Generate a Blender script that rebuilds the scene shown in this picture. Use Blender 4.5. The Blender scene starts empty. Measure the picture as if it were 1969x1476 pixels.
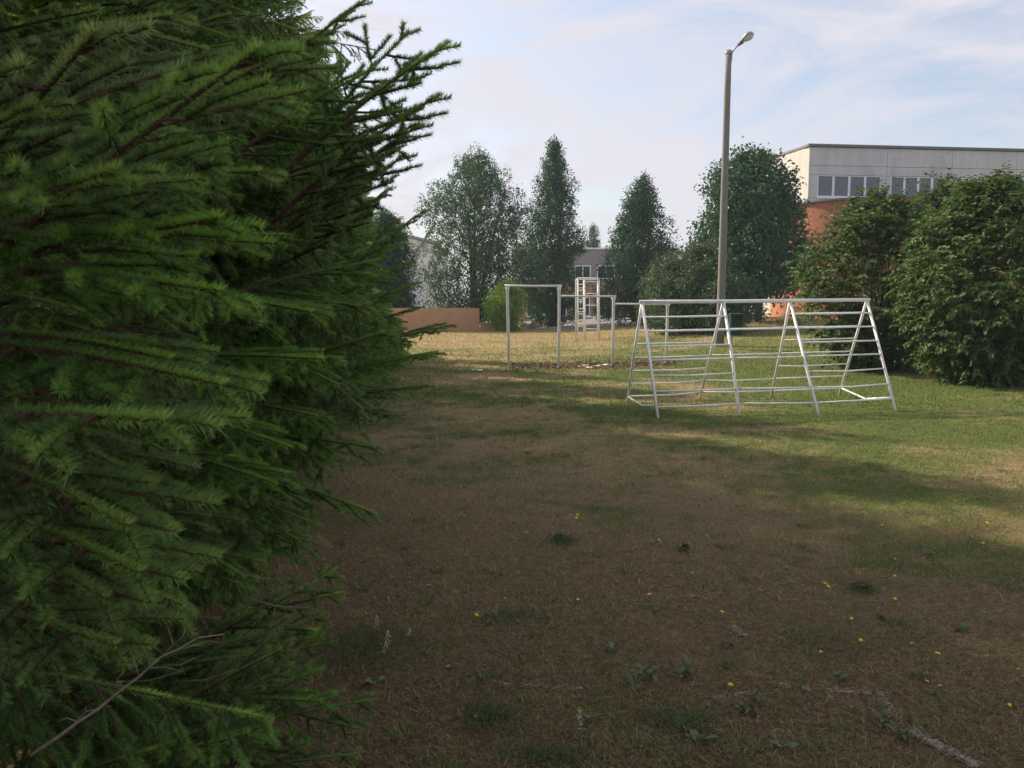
import bpy, math, random
import numpy as np
from mathutils import Vector, Matrix
R = math.radians
scn = bpy.context.scene
COL = scn.collection

# ------------------------------------------------------------------ camera
F, CX, CY, HOR, EYE = 1600.0, 984.5, 738.0, 590.0, 1.6
PITCH = math.atan((CY - HOR) / F)
cam = bpy.data.cameras.new('camera'); camo = bpy.data.objects.new('camera', cam); COL.objects.link(camo)
camo.location = (0, 0, EYE); camo.rotation_euler = (math.pi/2 - PITCH, 0, 0)
cam.sensor_width = 36; cam.lens = 36 * F / 1969
cam.clip_start = 0.05; cam.clip_end = 3000
cam.dof.use_dof = True; cam.dof.focus_distance = 11; cam.dof.aperture_fstop = 20
scn.camera = camo

# ------------------------------------------------------------------ light
SUN = Vector((-0.79, 0.61, 0)).normalized(); EL = R(35)
w = bpy.data.worlds.new('World'); scn.world = w; w.use_nodes = True
nt = w.node_tree; nt.nodes.clear()
def N(t, typ, **kw):
    n = t.nodes.new(typ)
    for k, v in kw.items():
        if k.startswith('i_'):
            key = k[2:]; key = int(key) if key.isdigit() else key
            n.inputs[key].default_value = v
        else: setattr(n, k, v)
    return n
def ramp(t, fac, stops):
    n = t.nodes.new('ShaderNodeValToRGB'); e = n.color_ramp.elements
    while len(e) < len(stops): e.new(0.5)
    for el, (p, c) in zip(e, stops):
        el.position = p; el.color = c if len(c) == 4 else (*c, 1)
    if fac is not None: t.links.new(fac, n.inputs[0])
    return n
def mixc(t, fac, a, b, typ='MIX'):
    n = t.nodes.new('ShaderNodeMix'); n.data_type = 'RGBA'; n.blend_type = typ
    for s, v in ((0, fac), (6, a), (7, b)):
        if hasattr(v, 'is_linked') or isinstance(v, bpy.types.NodeSocket): t.links.new(v, n.inputs[s])
        else: n.inputs[s].default_value = v if s == 0 else (v if len(v) == 4 else (*v, 1))
    return n.outputs[2]
sky = N(nt, 'ShaderNodeTexSky', sky_type='NISHITA', sun_disc=False, sun_elevation=EL,
        sun_rotation=math.atan2(SUN.x, SUN.y), air_density=1.0, dust_density=2.5, ozone_density=1.0)
tc = N(nt, 'ShaderNodeTexCoord')
mp = N(nt, 'ShaderNodeMapping', i_Scale=(1.6, 1.6, 4.2), i_Location=(0.35, 0.2, 0.55))
nt.links.new(tc.outputs['Generated'], mp.inputs[0])
n1 = N(nt, 'ShaderNodeTexNoise', i_Scale=2.4, i_Detail=8.0, i_Roughness=0.6, i_Distortion=0.9)
nt.links.new(mp.outputs[0], n1.inputs['Vector'])
veil = ramp(nt, n1.outputs[0], [(0.38, (0.25, 0.25, 0.25)), (0.60, (0.95, 0.95, 0.95))])
skyc = mixc(nt, veil.outputs[0], sky.outputs[0], (4.3, 4.15, 4.5))
bg = N(nt, 'ShaderNodeBackground', i_Strength=0.096)
nt.links.new(skyc, bg.inputs[0])
out = N(nt, 'ShaderNodeOutputWorld'); nt.links.new(bg.outputs[0], out.inputs[0])
sl = bpy.data.lights.new('sun', 'SUN'); sl.energy = 3.7; sl.angle = R(0.6); sl.color = (1.0, 0.86, 0.66)
so = bpy.data.objects.new('sun', sl); COL.objects.link(so)
sd = Vector((SUN.x*math.cos(EL), SUN.y*math.cos(EL), math.sin(EL)))
so.rotation_euler = sd.to_track_quat('Z', 'Y').to_euler(); so.location = sd*60
vs = scn.view_settings; vs.view_transform = 'Standard'; vs.look = 'None'; vs.exposure = 0.98; vs.gamma = 1; vs.use_curve_mapping = False

# ------------------------------------------------------------------ measuring
def ray(px, py):
    a, b = (px-CX)/F, -(py-CY)/F
    cp, sp = math.cos(PITCH), math.sin(PITCH)
    return Vector((a, cp + b*sp, -sp + b*cp))
def at(px, py, Y):
    d = ray(px, py); return Vector((0, 0, EYE)) + d*(Y/d.y)
def S(x):
    x = np.clip(x, 0, 1); return x*x*(3-2*x)
def hgt(x, y):
    x = np.asarray(x, float); y = np.asarray(y, float)
    h = 0.25*S((y-22)/24) + 0.8*S((x-1)/14)*S((y-14)/28)
    return h + 0.012*np.sin(x*1.3+y*.7)*np.sin(y*.9-x*.4)*np.clip((y-1)/6, 0, 1)
def gnd(px, py):
    d = ray(px, py); lo, hi = 0.5, 120.0
    for _ in range(60):
        m = (lo+hi)/2; p = Vector((0, 0, EYE)) + d*(m/d.y)
        if p.z > float(hgt(p.x, p.y)): lo = m
        else: hi = m
    return Vector((0, 0, EYE)) + d*(lo/d.y)
def proj(p):
    x, y, z = p[0], p[1], p[2]-EYE
    cp, sp = math.cos(PITCH), math.sin(PITCH)
    zz = y*cp - z*sp; u = y*sp + z*cp
    if zz < 0.02: return None
    return (CX + F*x/zz, CY - F*u/zz)

# ------------------------------------------------------------------ scene helpers
def tag(o, label=None, cat=None, group=None, kind=None):
    if label: o['label'] = label
    if cat: o['category'] = cat
    if group: o['group'] = group
    if kind: o['kind'] = kind
    return o
LOC = {}
def thing(name, label, cat, loc=(0, 0, 0), group=None):
    o = bpy.data.objects.new(name, None); COL.objects.link(o); o.empty_display_size = 0.2
    o.location = loc; LOC[o.name] = Vector(loc); return tag(o, label, cat, group)
def base_of(parent):
    v = Vector((0, 0, 0))
    while parent is not None:
        v += LOC.get(parent.name, Vector((0, 0, 0))); parent = parent.parent
    return v
def link(name, me, parent=None):
    o = bpy.data.objects.new(name, me); COL.objects.link(o)
    if parent is not None: o.parent = parent
    return o
class G:
    def __init__(s): s.v = []; s.f = []; s.m = []; s.n = 0; s.sm = []
    def add(s, V, Fc, mi=0, smooth=False):
        s.v.extend([tuple(p) for p in V]); s.f.extend([tuple(i+s.n for i in f) for f in Fc])
        s.m.extend([mi]*len(Fc)); s.sm.extend([smooth]*len(Fc)); s.n += len(V); return s
    def box(s, a, b, mi=0, rz=0, piv=None):
        (x0, y0, z0), (x1, y1, z1) = a, b
        V = [Vector(p) for p in ((x0,y0,z0),(x1,y0,z0),(x1,y1,z0),(x0,y1,z0),(x0,y0,z1),(x1,y0,z1),(x1,y1,z1),(x0,y1,z1))]
        if rz:
            c = Vector(piv) if piv is not None else Vector(((x0+x1)/2, (y0+y1)/2, 0)); M = Matrix.Rotation(rz, 3, 'Z')
            V = [M @ (p-c) + c for p in V]
        return s.add(V, [(0,3,2,1),(4,5,6,7),(0,1,5,4),(1,2,6,5),(2,3,7,6),(3,0,4,7)], mi)
    def tube(s, P, r, n=8, mi=0, cap=True):
        V, Fc = tube(P, r, n, cap); return s.add(V, Fc, mi, True)
    def build(s, name, mats, parent=None):
        b = base_of(parent); me = bpy.data.meshes.new(name)
        me.from_pydata([(x-b.x, y-b.y, z-b.z) for x, y, z in s.v], [], s.f)
        for m in (mats if isinstance(mats, (list, tuple)) else [mats]): me.materials.append(m)
        me.polygons.foreach_set('material_index', s.m); me.polygons.foreach_set('use_smooth', s.sm); me.update()
        return link(name, me, parent)
def tube(P, r, n=8, cap=True):
    P = [Vector(p) for p in P]; k = len(P)
    if not hasattr(r, '__len__'): r = [r]*k
    t0 = (P[1]-P[0]).normalized(); u = t0.orthogonal().normalized(); V = []
    for i in range(k):
        t = (P[min(i+1, k-1)]-P[max(i-1, 0)]).normalized()
        u = (u - t*u.dot(t)); u = u.normalized() if u.length > 1e-6 else t.orthogonal().normalized()
        v = t.cross(u)
        for j in range(n):
            a = 2*math.pi*j/n; V.append(P[i] + (u*math.cos(a)+v*math.sin(a))*r[i])
    Fc = [(i*n+j, i*n+(j+1) % n, (i+1)*n+(j+1) % n, (i+1)*n+j) for i in range(k-1) for j in range(n)]
    if cap: Fc += [tuple(range(n-1, -1, -1)), tuple((k-1)*n+j for j in range(n))]
    return V, Fc
def tri_mesh(name, V, T, mats, mi=None, attr=None, smooth=False):
    me = bpy.data.meshes.new(name); nT = len(T)
    me.vertices.add(len(V)); me.vertices.foreach_set('co', np.ascontiguousarray(V, np.float32).ravel())
    me.loops.add(nT*3); me.loops.foreach_set('vertex_index', np.ascontiguousarray(T, np.int32).ravel())
    me.polygons.add(nT); me.polygons.foreach_set('loop_start', np.arange(0, nT*3, 3, dtype=np.int32))
    if mi is not None: me.polygons.foreach_set('material_index', np.ascontiguousarray(mi, np.int32))
    me.polygons.foreach_set('use_smooth', np.full(nT, smooth, bool))
    for m in mats: me.materials.append(m)
    if attr is not None:
        a = me.attributes.new('tone', 'FLOAT', 'POINT'); a.data.foreach_set('value', np.ascontiguousarray(attr, np.float32))
    me.update(calc_edges=True); return me

# ------------------------------------------------------------------ materials
def newmat(name):
    m = bpy.data.materials.new(name); m.use_nodes = True
    return m, m.node_tree, m.node_tree.nodes['Principled BSDF']
def simple(name, col, rough=0.6, var=0.15, scale=6.0, bump=0.0, metal=0.0, spec=0.5, dirt=None, dirt_amt=0.0, stretch=(1, 1, 1)):
    m, t, b = newmat(name)
    g = N(t, 'ShaderNodeNewGeometry'); mp = N(t, 'ShaderNodeMapping', i_Scale=stretch)
    t.links.new(g.outputs['Position'], mp.inputs[0])
    n = N(t, 'ShaderNodeTexNoise', i_Scale=scale, i_Detail=6.0, i_Roughness=0.65); t.links.new(mp.outputs[0], n.inputs['Vector'])
    c0 = tuple(max(0, c*(1-var)) for c in col); c1 = tuple(min(1, c*(1+var)) for c in col)
    r = ramp(t, n.outputs[0], [(0.3, c0), (0.7, c1)]); c = r.outputs[0]
    if dirt:
        n2 = N(t, 'ShaderNodeTexNoise', i_Scale=scale*0.35, i_Detail=8.0, i_Roughness=0.75); t.links.new(mp.outputs[0], n2.inputs['Vector'])
        r2 = ramp(t, n2.outputs[0], [(0.5, (0, 0, 0)), (0.72, (dirt_amt,)*3)])
        c = mixc(t, r2.outputs[0], c, dirt)
    t.links.new(c, b.inputs['Base Color'])
    b.inputs['Roughness'].default_value = rough; b.inputs['Metallic'].default_value = metal; b.inputs['Specular IOR Level'].default_value = spec
    if bump:
        bp = N(t, 'ShaderNodeBump', i_Strength=bump, i_Distance=0.02); t.links.new(n.outputs[0], bp.inputs['Height']); t.links.new(bp.outputs[0], b.inputs['Normal'])
    return m
def leafmat(name, dark, light, rough=0.45, trans=0.25, spec=0.35, yellow=None, per_object=False):
    m, t, b = newmat(name)
    a = N(t, 'ShaderNodeAttribute', attribute_name='tone')
    stops = [(0.0, dark), (0.75, light)]
    if yellow: stops.append((0.99, yellow))
    r = ramp(t, a.outputs['Fac'], stops)
    oi = N(t, 'ShaderNodeObjectInfo'); hv = N(t, 'ShaderNodeHueSaturation'); t.links.new(r.outputs[0], hv.inputs['Color'])
    for sock, lo, hi in (('Hue', .487, .510), ('Value', .86, 1.14), ('Saturation', .82, 1.0)):
        q = N(t, 'ShaderNodeMapRange', i_1=0.0, i_2=1.0, i_3=lo, i_4=hi); t.links.new(oi.outputs['Random'], q.inputs[0]); t.links.new(q.outputs[0], hv.inputs[sock])
    if per_object: r = hv
    t.links.new(r.outputs[0], b.inputs['Base Color']); b.inputs['Roughness'].default_value = rough; b.inputs['Specular IOR Level'].default_value = spec
    tr = N(t, 'ShaderNodeBsdfTranslucent'); hs = N(t, 'ShaderNodeHueSaturation', i_Hue=0.485, i_Saturation=1.1, i_Value=1.3)
    t.links.new(r.outputs[0], hs.inputs['Color']); t.links.new(hs.outputs[0], tr.inputs[0])
    mx = N(t, 'ShaderNodeMixShader'); mx.inputs[0].default_value = trans
    t.links.new(b.outputs[0], mx.inputs[1]); t.links.new(tr.outputs[0], mx.inputs[2])
    t.links.new(mx.outputs[0], t.nodes['Material Output'].inputs[0]); return m

M = {}
M['needle'] = leafmat('spruce_needles', (0.040, 0.092, 0.028), (0.235, 0.40, 0.078), 0.45, 0.38, 0.5, (0.32, 0.45, 0.08), True)
M['bark_twig'] = simple('spruce_twig_bark', (0.070, 0.036, 0.020), 0.9, 0.4, 60)
M['bark_dark'] = simple('spruce_bark', (0.055, 0.04, 0.03), 0.9, 0.4, 14, 0.6)
M['dead'] = simple('dead_grey_wood', (0.26, 0.215, 0.17), 0.9, 0.35, 60)
M['bark'] = simple('tree_bark', (0.075, 0.06, 0.048), 0.9, 0.35, 9, 0.6)
M['leaf_dark'] = leafmat('dark_tree_leaves', (0.022, 0.058, 0.028), (0.060, 0.132, 0.055), 0.6, 0.22, 0.12)
M['leaf_airy'] = leafmat('airy_tree_leaves', (0.028, 0.068, 0.030), (0.075, 0.150, 0.058), 0.6, 0.25, 0.12)
M['leaf_chestnut'] = leafmat('round_tree_leaves', (0.024, 0.064, 0.030), (0.065, 0.145, 0.056), 0.42, 0.2, 0.35)
M['leaf_apple'] = leafmat('grey_green_leaves', (0.038, 0.072, 0.034), (0.10, 0.155, 0.070), 0.5, 0.22, 0.3)
M['leaf_bright'] = leafmat('bright_bush_leaves', (0.09, 0.18, 0.025), (0.22, 0.36, 0.05), 0.5, 0.35, 0.3)
M['leaf_shrub'] = leafmat('shrub_leaves', (0.040, 0.082, 0.028), (0.125, 0.19, 0.060), 0.55, 0.25, 0.16, (0.20, 0.19, 0.06))
M['white_paint'] = simple('white_tube_paint', (0.82, 0.82, 0.82), 0.35, 0.05, 9, 0.0, spec=0.5, dirt=(0.32, 0.22, 0.15), dirt_amt=0.55)
M['grey_paint'] = simple('worn_grey_white_paint', (0.74, 0.74, 0.74), 0.4, 0.08, 12, 0.0, dirt=(0.25, 0.18, 0.13), dirt_amt=0.6)
M['pole'] = simple('weathered_concrete_pole', (0.20, 0.19, 0.172), 0.85, 0.25, 7, 0.3, stretch=(6, 6, 0.5))
M['lamp_metal'] = simple('lamp_grey_metal', (0.34, 0.35, 0.37), 0.4, 0.08, 20)
M['lamp_lens'] = simple('lamp_lens', (0.62, 0.63, 0.62), 0.2, 0.05, 20)
M['bin_green'] = simple('bin_green_steel', (0.007, 0.045, 0.034), 0.4, 0.15, 10)
M['bin_shade'] = simple('bin_opening_shade', (0.01, 0.012, 0.012), 0.8)
M['steel'] = simple('galvanised_steel', (0.35, 0.35, 0.34), 0.5, 0.15, 20, metal=0.4)
M['orange_wall'] = simple('terracotta_render', (0.47, 0.265, 0.15), 0.85, 0.10, 3, 0.1)
M['cap'] = simple('grey_wall_coping', (0.24, 0.24, 0.245), 0.8, 0.15, 8)
M['paving'] = simple('grey_paving', (0.16, 0.155, 0.155), 0.9, 0.12, 2.5)
M['grey_panel'] = simple('grey_facade_panel', (0.235, 0.225, 0.235), 0.7, 0.06, 2)
M['white_frame'] = simple('white_window_frame', (0.78, 0.79, 0.80), 0.4, 0.04, 5)
M['glass'] = simple('window_glass_dark', (0.035, 0.05, 0.055), 0.08, 0.2, 1.5, spec=0.8)
M['glass_grey'] = simple('window_glass_grey', (0.12, 0.12, 0.145), 0.12, 0.08, 0.6, spec=0.6)
M['pale_wall'] = simple('pale_hall_wall', (0.66, 0.68, 0.70), 0.8, 0.05, 0.6)
M['roof'] = simple('dark_roof_edge', (0.16, 0.155, 0.16), 0.7, 0.15, 5)
M['plinth'] = simple('pinkish_plinth', (0.40, 0.33, 0.28), 0.9, 0.15, 4)
M['chips'] = leafmat('wood_chips', (0.09, 0.055, 0.04), (0.30, 0.21, 0.15), 0.9, 0.0, 0.2, (0.5, 0.42, 0.3))
M['pale_scrap'] = simple('pale_scraps', (0.72, 0.62, 0.42), 0.9, 0.15, 30)
M['paper'] = simple('white_paper', (0.75, 0.73, 0.68), 0.9, 0.08, 40)
M['yellow'] = simple('dandelion_yellow', (0.82, 0.50, 0.01), 0.6, 0.12, 200)
M['stem'] = simple('flower_stem', (0.10, 0.17, 0.05), 0.6)
M['weed'] = leafmat('weed_leaves', (0.055, 0.085, 0.035), (0.15, 0.20, 0.09), 0.5, 0.2, 0.3)
M['tuft'] = leafmat('grass_tuft_blades', (0.060, 0.105, 0.034), (0.18, 0.25, 0.080), 0.6, 0.25, 0.2, (0.40, 0.34, 0.18))
M['blossom'] = simple('cream_blossom', (0.50, 0.47, 0.33), 0.8, 0.2, 90)

def concrete(name, col, stain=0.5):
    m, t, b = newmat(name)
    g = N(t, 'ShaderNodeNewGeometry')
    mp = N(t, 'ShaderNodeMapping', i_Scale=(1.6, 1.6, 0.35)); t.links.new(g.outputs['Position'], mp.inputs[0])
    n1 = N(t, 'ShaderNodeTexNoise', i_Scale=1.3, i_Detail=9.0, i_Roughness=0.7); t.links.new(mp.outputs[0], n1.inputs['Vector'])
    n2 = N(t, 'ShaderNodeTexNoise', i_Scale=0.9, i_Detail=9.0, i_Roughness=0.72); t.links.new(g.outputs['Position'], n2.inputs['Vector'])
    n3 = N(t, 'ShaderNodeTexNoise', i_Scale=5.0, i_Detail=5.0); t.links.new(g.outputs['Position'], n3.inputs['Vector'])
    c = ramp(t, n1.outputs[0], [(0.3, tuple(x*0.80 for x in col)), (0.65, col)]).outputs[0]
    c = mixc(t, ramp(t, n2.outputs[0], [(0.52, (0, 0, 0)), (0.75, (stain,)*3)]).outputs[0], c, (0.30, 0.27, 0.24))
    c = mixc(t, ramp(t, n3.outputs[0], [(0.66, (0, 0, 0)), (0.74, (0.35*stain,)*3)]).outputs[0], c, (0.16, 0.13, 0.11))
    m4 = N(t, 'ShaderNodeMapping', i_Scale=(0.5, 0.5, 6.0)); t.links.new(g.outputs['Position'], m4.inputs[0])
    n4 = N(t, 'ShaderNodeTexNoise', i_Scale=1.7, i_Detail=9.0, i_Roughness=0.8, i_Distortion=0.4); t.links.new(m4.outputs[0], n4.inputs['Vector'])
    c = mixc(t, ramp(t, n4.outputs[0], [(0.64, (0, 0, 0)), (0.69, (0.8*stain,)*3)]).outputs[0], c, (0.12, 0.105, 0.09))
    t.links.new(c, b.inputs['Base Color']); b.inputs['Roughness'].default_value = 0.85
    bp = N(t, 'ShaderNodeBump', i_Strength=0.3, i_Distance=0.03); t.links.new(n3.outputs[0], bp.inputs['Height']); t.links.new(bp.outputs[0], b.inputs['Normal'])
    return m
M['concrete'] = concrete('stained_white_concrete', (0.62, 0.60, 0.60))
M['concrete_side'] = concrete('sun_tinted_side_wall', (0.60, 0.575, 0.54), 0.25)  # white concrete tinted warm, part of the sunlight put into its colour
def brickmat():
    m, t, b = newmat('red_brick')
    uv = N(t, 'ShaderNodeUVMap')
    br = N(t, 'ShaderNodeTexBrick', i_Scale=1.0, offset=0.5)
    br.inputs['Color1'].default_value = (0.46, 0.15, 0.075, 1); br.inputs['Color2'].default_value = (0.37, 0.11, 0.058, 1); br.inputs['Mortar'].default_value = (0.34, 0.19, 0.13, 1)
    br.inputs['Mortar Size'].default_value = 0.012; br.inputs['Brick Width'].default_value = 0.26; br.inputs['Row Height'].default_value = 0.085; br.inputs['Bias'].default_value = -0.1
    t.links.new(uv.outputs[0], br.inputs['Vector'])
    n = N(t, 'ShaderNodeTexNoise', i_Scale=0.8, i_Detail=8.0, i_Roughness=0.7); t.links.new(uv.outputs[0], n.inputs['Vector'])
    c = mixc(t, ramp(t, n.outputs[0], [(0.45, (0, 0, 0)), (0.75, (0.35,)*3)]).outputs[0], br.outputs[0], (0.58, 0.25, 0.14))
    t.links.new(c, b.inputs['Base Color']); b.inputs['Roughness'].default_value = 0.9
    bp = N(t, 'ShaderNodeBump', i_Strength=0.5, i_Distance=0.01); bp.invert = True; t.links.new(br.outputs['Fac'], bp.inputs['Height']); t.links.new(bp.outputs[0], b.inputs['Normal'])
    return m
M['brick'] = brickmat()

def lawn_colour(t):
    """dry brown lawn with greener patches; the same field drives the soil sheet and the blades"""
    g = N(t, 'ShaderNodeNewGeometry'); P = g.outputs['Position']
    sx = N(t, 'ShaderNodeSeparateXYZ'); t.links.new(P, sx.inputs[0])
    nA = N(t, 'ShaderNodeTexNoise', i_Scale=0.45, i_Detail=4.0, i_Roughness=0.6); t.links.new(P, nA.inputs['Vector'])
    nB = N(t, 'ShaderNodeTexNoise', i_Scale=3.2, i_Detail=6.0, i_Roughness=0.7); t.links.new(P, nB.inputs['Vector'])
    def mr(sock, a, b, c, d):
        n = N(t, 'ShaderNodeMapRange', i_1=a, i_2=b, i_3=c, i_4=d); t.links.new(sock, n.inputs[0]); return n.outputs[0]
    def ma(op, a, b):
        n = t.nodes.new('ShaderNodeMath'); n.operation = op
        for i, v in enumerate((a, b)):
            if isinstance(v, bpy.types.NodeSocket): t.links.new(v, n.inputs[i])
            else: n.inputs[i].default_value = v
        return n.outputs[0]
    green_y = mr(sx.outputs[1], 3.5, 12.0, 0.0, 0.20)
    green_x = mr(sx.outputs[0], 0.5, 6.0, 0.0, 0.16)
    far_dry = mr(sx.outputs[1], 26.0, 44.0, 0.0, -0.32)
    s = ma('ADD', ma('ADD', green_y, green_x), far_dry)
    v = ma('ADD', ma('ADD', ma('MULTIPLY', nA.outputs[0], 1.0), ma('MULTIPLY', nB.outputs[0], 0.55)), s)
    nC = N(t, 'ShaderNodeTexNoise', i_Scale=13.0, i_Detail=5.0, i_Roughness=0.7); t.links.new(P, nC.inputs['Vector'])
    v = ma('ADD', v, mr(nC.outputs[0], 0.2, 0.8, -0.16, 0.16))
    gf = mr(v, 0.84, 1.06, 0.0, 1.0)
    return P, gf, nA, nB, sx
def soilmat():
    m, t, b = newmat('dry_lawn_soil')
    P, gf, nA, nB, sx = lawn_colour(t)
    n1 = N(t, 'ShaderNodeTexNoise', i_Scale=26.0, i_Detail=8.0, i_Roughness=0.75, i_Distortion=0.6); t.links.new(P, n1.inputs['Vector'])
    n2 = N(t, 'ShaderNodeTexNoise', i_Scale=95.0, i_Detail=3.0, i_Roughness=0.8); t.links.new(P, n2.inputs['Vector'])
    brown = ramp(t, n1.outputs[0], [(0.30, (0.077, 0.049, 0.026)), (0.52, (0.174, 0.118, 0.061)), (0.72, (0.317, 0.231, 0.118))]).outputs[0]
    green = ramp(t, n1.outputs[0], [(0.30, (0.052, 0.071, 0.022)), (0.55, (0.127, 0.163, 0.045)), (0.75, (0.241, 0.253, 0.078))]).outputs[0]
    shade_lift = N(t, 'ShaderNodeMapRange', i_1=3.2, i_2=10.0, i_3=0.0, i_4=0.6); t.links.new(sx.outputs[1], shade_lift.inputs[0])
    brown = mixc(t, shade_lift.outputs[0], brown, (0.48, 0.365, 0.20))  # browns lightened with distance to lift the shaded mid lawn
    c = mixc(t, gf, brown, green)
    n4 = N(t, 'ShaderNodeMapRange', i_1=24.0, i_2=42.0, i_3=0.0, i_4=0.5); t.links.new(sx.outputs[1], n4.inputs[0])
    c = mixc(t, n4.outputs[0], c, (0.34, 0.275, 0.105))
    c = mixc(t, 0.35, c, ramp(t, n2.outputs[0], [(0.3, (0.3, 0.3, 0.3)), (0.7, (1, 1, 1))]).outputs[0], 'MULTIPLY')
    t.links.new(c, b.inputs['Base Color']); b.inputs['Roughness'].default_value = 0.95; b.inputs['Specular IOR Level'].default_value = 0.1
    bp = N(t, 'ShaderNodeBump', i_Strength=0.9, i_Distance=0.03); t.links.new(n1.outputs[0], bp.inputs['Height']); t.links.new(bp.outputs[0], b.inputs['Normal'])
    return m
def blademat():
    m, t, b = newmat('lawn_blades')
    P, gf, nA, nB, sx = lawn_colour(t)
    a = N(t, 'ShaderNodeAttribute', attribute_name='tone')
    dry = ramp(t, a.outputs['Fac'], [(0.0, (0.112, 0.073, 0.038)), (0.6, (0.264, 0.186, 0.097)), (1.0, (0.54, 0.43, 0.25))]).outputs[0]
    grn = ramp(t, a.outputs['Fac'], [(0.0, (0.057, 0.087, 0.022)), (0.5, (0.121, 0.170, 0.038)), (0.8, (0.230, 0.259, 0.073)), (1.0, (0.32, 0.26, 0.13))]).outputs[0]
    shade_lift = N(t, 'ShaderNodeMapRange', i_1=3.2, i_2=10.0, i_3=0.0, i_4=0.55); t.links.new(sx.outputs[1], shade_lift.inputs[0])
    dry = mixc(t, shade_lift.outputs[0], dry, (0.52, 0.395, 0.215))  # same lift of the shaded lawn, put into the dry blade colour
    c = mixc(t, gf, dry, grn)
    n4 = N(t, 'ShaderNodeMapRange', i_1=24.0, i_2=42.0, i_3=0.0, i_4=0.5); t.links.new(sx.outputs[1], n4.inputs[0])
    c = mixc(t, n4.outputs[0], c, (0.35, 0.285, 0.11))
    t.links.new(c, b.inputs['Base Color']); b.inputs['Roughness'].default_value = 0.8; b.inputs['Specular IOR Level'].default_value = 0.15
    tr = N(t, 'ShaderNodeBsdfTranslucent'); t.links.new(c, tr.inputs[0])
    mx = N(t, 'ShaderNodeMixShader'); mx.inputs[0].default_value = 0.2
    t.links.new(b.outputs[0], mx.inputs[1]); t.links.new(tr.outputs[0], mx.inputs[2]); t.links.new(mx.outputs[0], t.nodes['Material Output'].inputs[0])
    return m
M['soil'] = soilmat(); M['blade'] = blademat()

# ------------------------------------------------------------------ the ground
def ground():
    xs = np.unique(np.concatenate([np.linspace(-14, 34, 97), np.linspace(-300, -14, 12), np.linspace(34, 300, 12)]))
    ys = np.unique(np.concatenate([np.linspace(-10, 60, 141), np.linspace(60, 420, 14), np.linspace(-60, -10, 6)]))
    X, Y = np.meshgrid(xs, ys); Z = hgt(X, Y)
    V = np.stack([X, Y, Z], -1).reshape(-1, 3); nx = len(xs)
    i, j = np.meshgrid(np.arange(nx-1), np.arange(len(ys)-1)); a = (j*nx+i).ravel()
    T = np.concatenate([np.stack([a, a+1, a+nx+1], 1), np.stack([a, a+nx+1, a+nx], 1)])
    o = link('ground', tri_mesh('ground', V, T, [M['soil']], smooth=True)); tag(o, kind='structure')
ground()

def sheet(name, poly, m, lift, kind='structure'):
    g = G(); V = []
    for x, y in poly: V.append((x, y, float(hgt(x, y))+lift))
    g.add(V, [tuple(range(len(V)))]); o = g.build(name, m); tag(o, kind=kind); return o
# school yard paving beyond the crest, a finely cut sheet that follows the ground
def strip(name, x0, x1, y0, y1, m, lift, nx=24, ny=24):
    X, Y = np.meshgrid(np.linspace(x0, x1, nx), np.linspace(y0, y1, ny)); Z = hgt(X, Y)+lift
    V = np.stack([X, Y, Z], -1).reshape(-1, 3); i, j = np.meshgrid(np.arange(nx-1), np.arange(ny-1)); a = (j*nx+i).ravel()
    T = np.concatenate([np.stack([a, a+1, a+nx+1], 1), np.stack([a, a+nx+1, a+nx], 1)])
    o = link(name, tri_mesh(name, V, T, [m], smooth=True)); tag(o, kind='structure')
strip('pavement', 0.9, 14.2, 49.0, 82, M['paving'], 0.02)

# thin summer haze that lifts the darks of the far trees
def haze():
    g = G(); g.box((-310, -66, -1.6), (310, 426, 17.5)); m = bpy.data.materials.new('thin_haze'); m.use_nodes = True; t = m.node_tree; t.nodes.clear()
    v = N(t, 'ShaderNodeVolumePrincipled', i_Density=0.0007, i_Anisotropy=0.2); v.inputs['Color'].default_value = (0.72, 0.88, 1.0, 1)
    o_ = N(t, 'ShaderNodeOutputMaterial'); t.links.new(v.outputs[0], o_.inputs['Volume']); o = g.build('haze', m); tag(o, kind='stuff')
haze()

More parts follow.
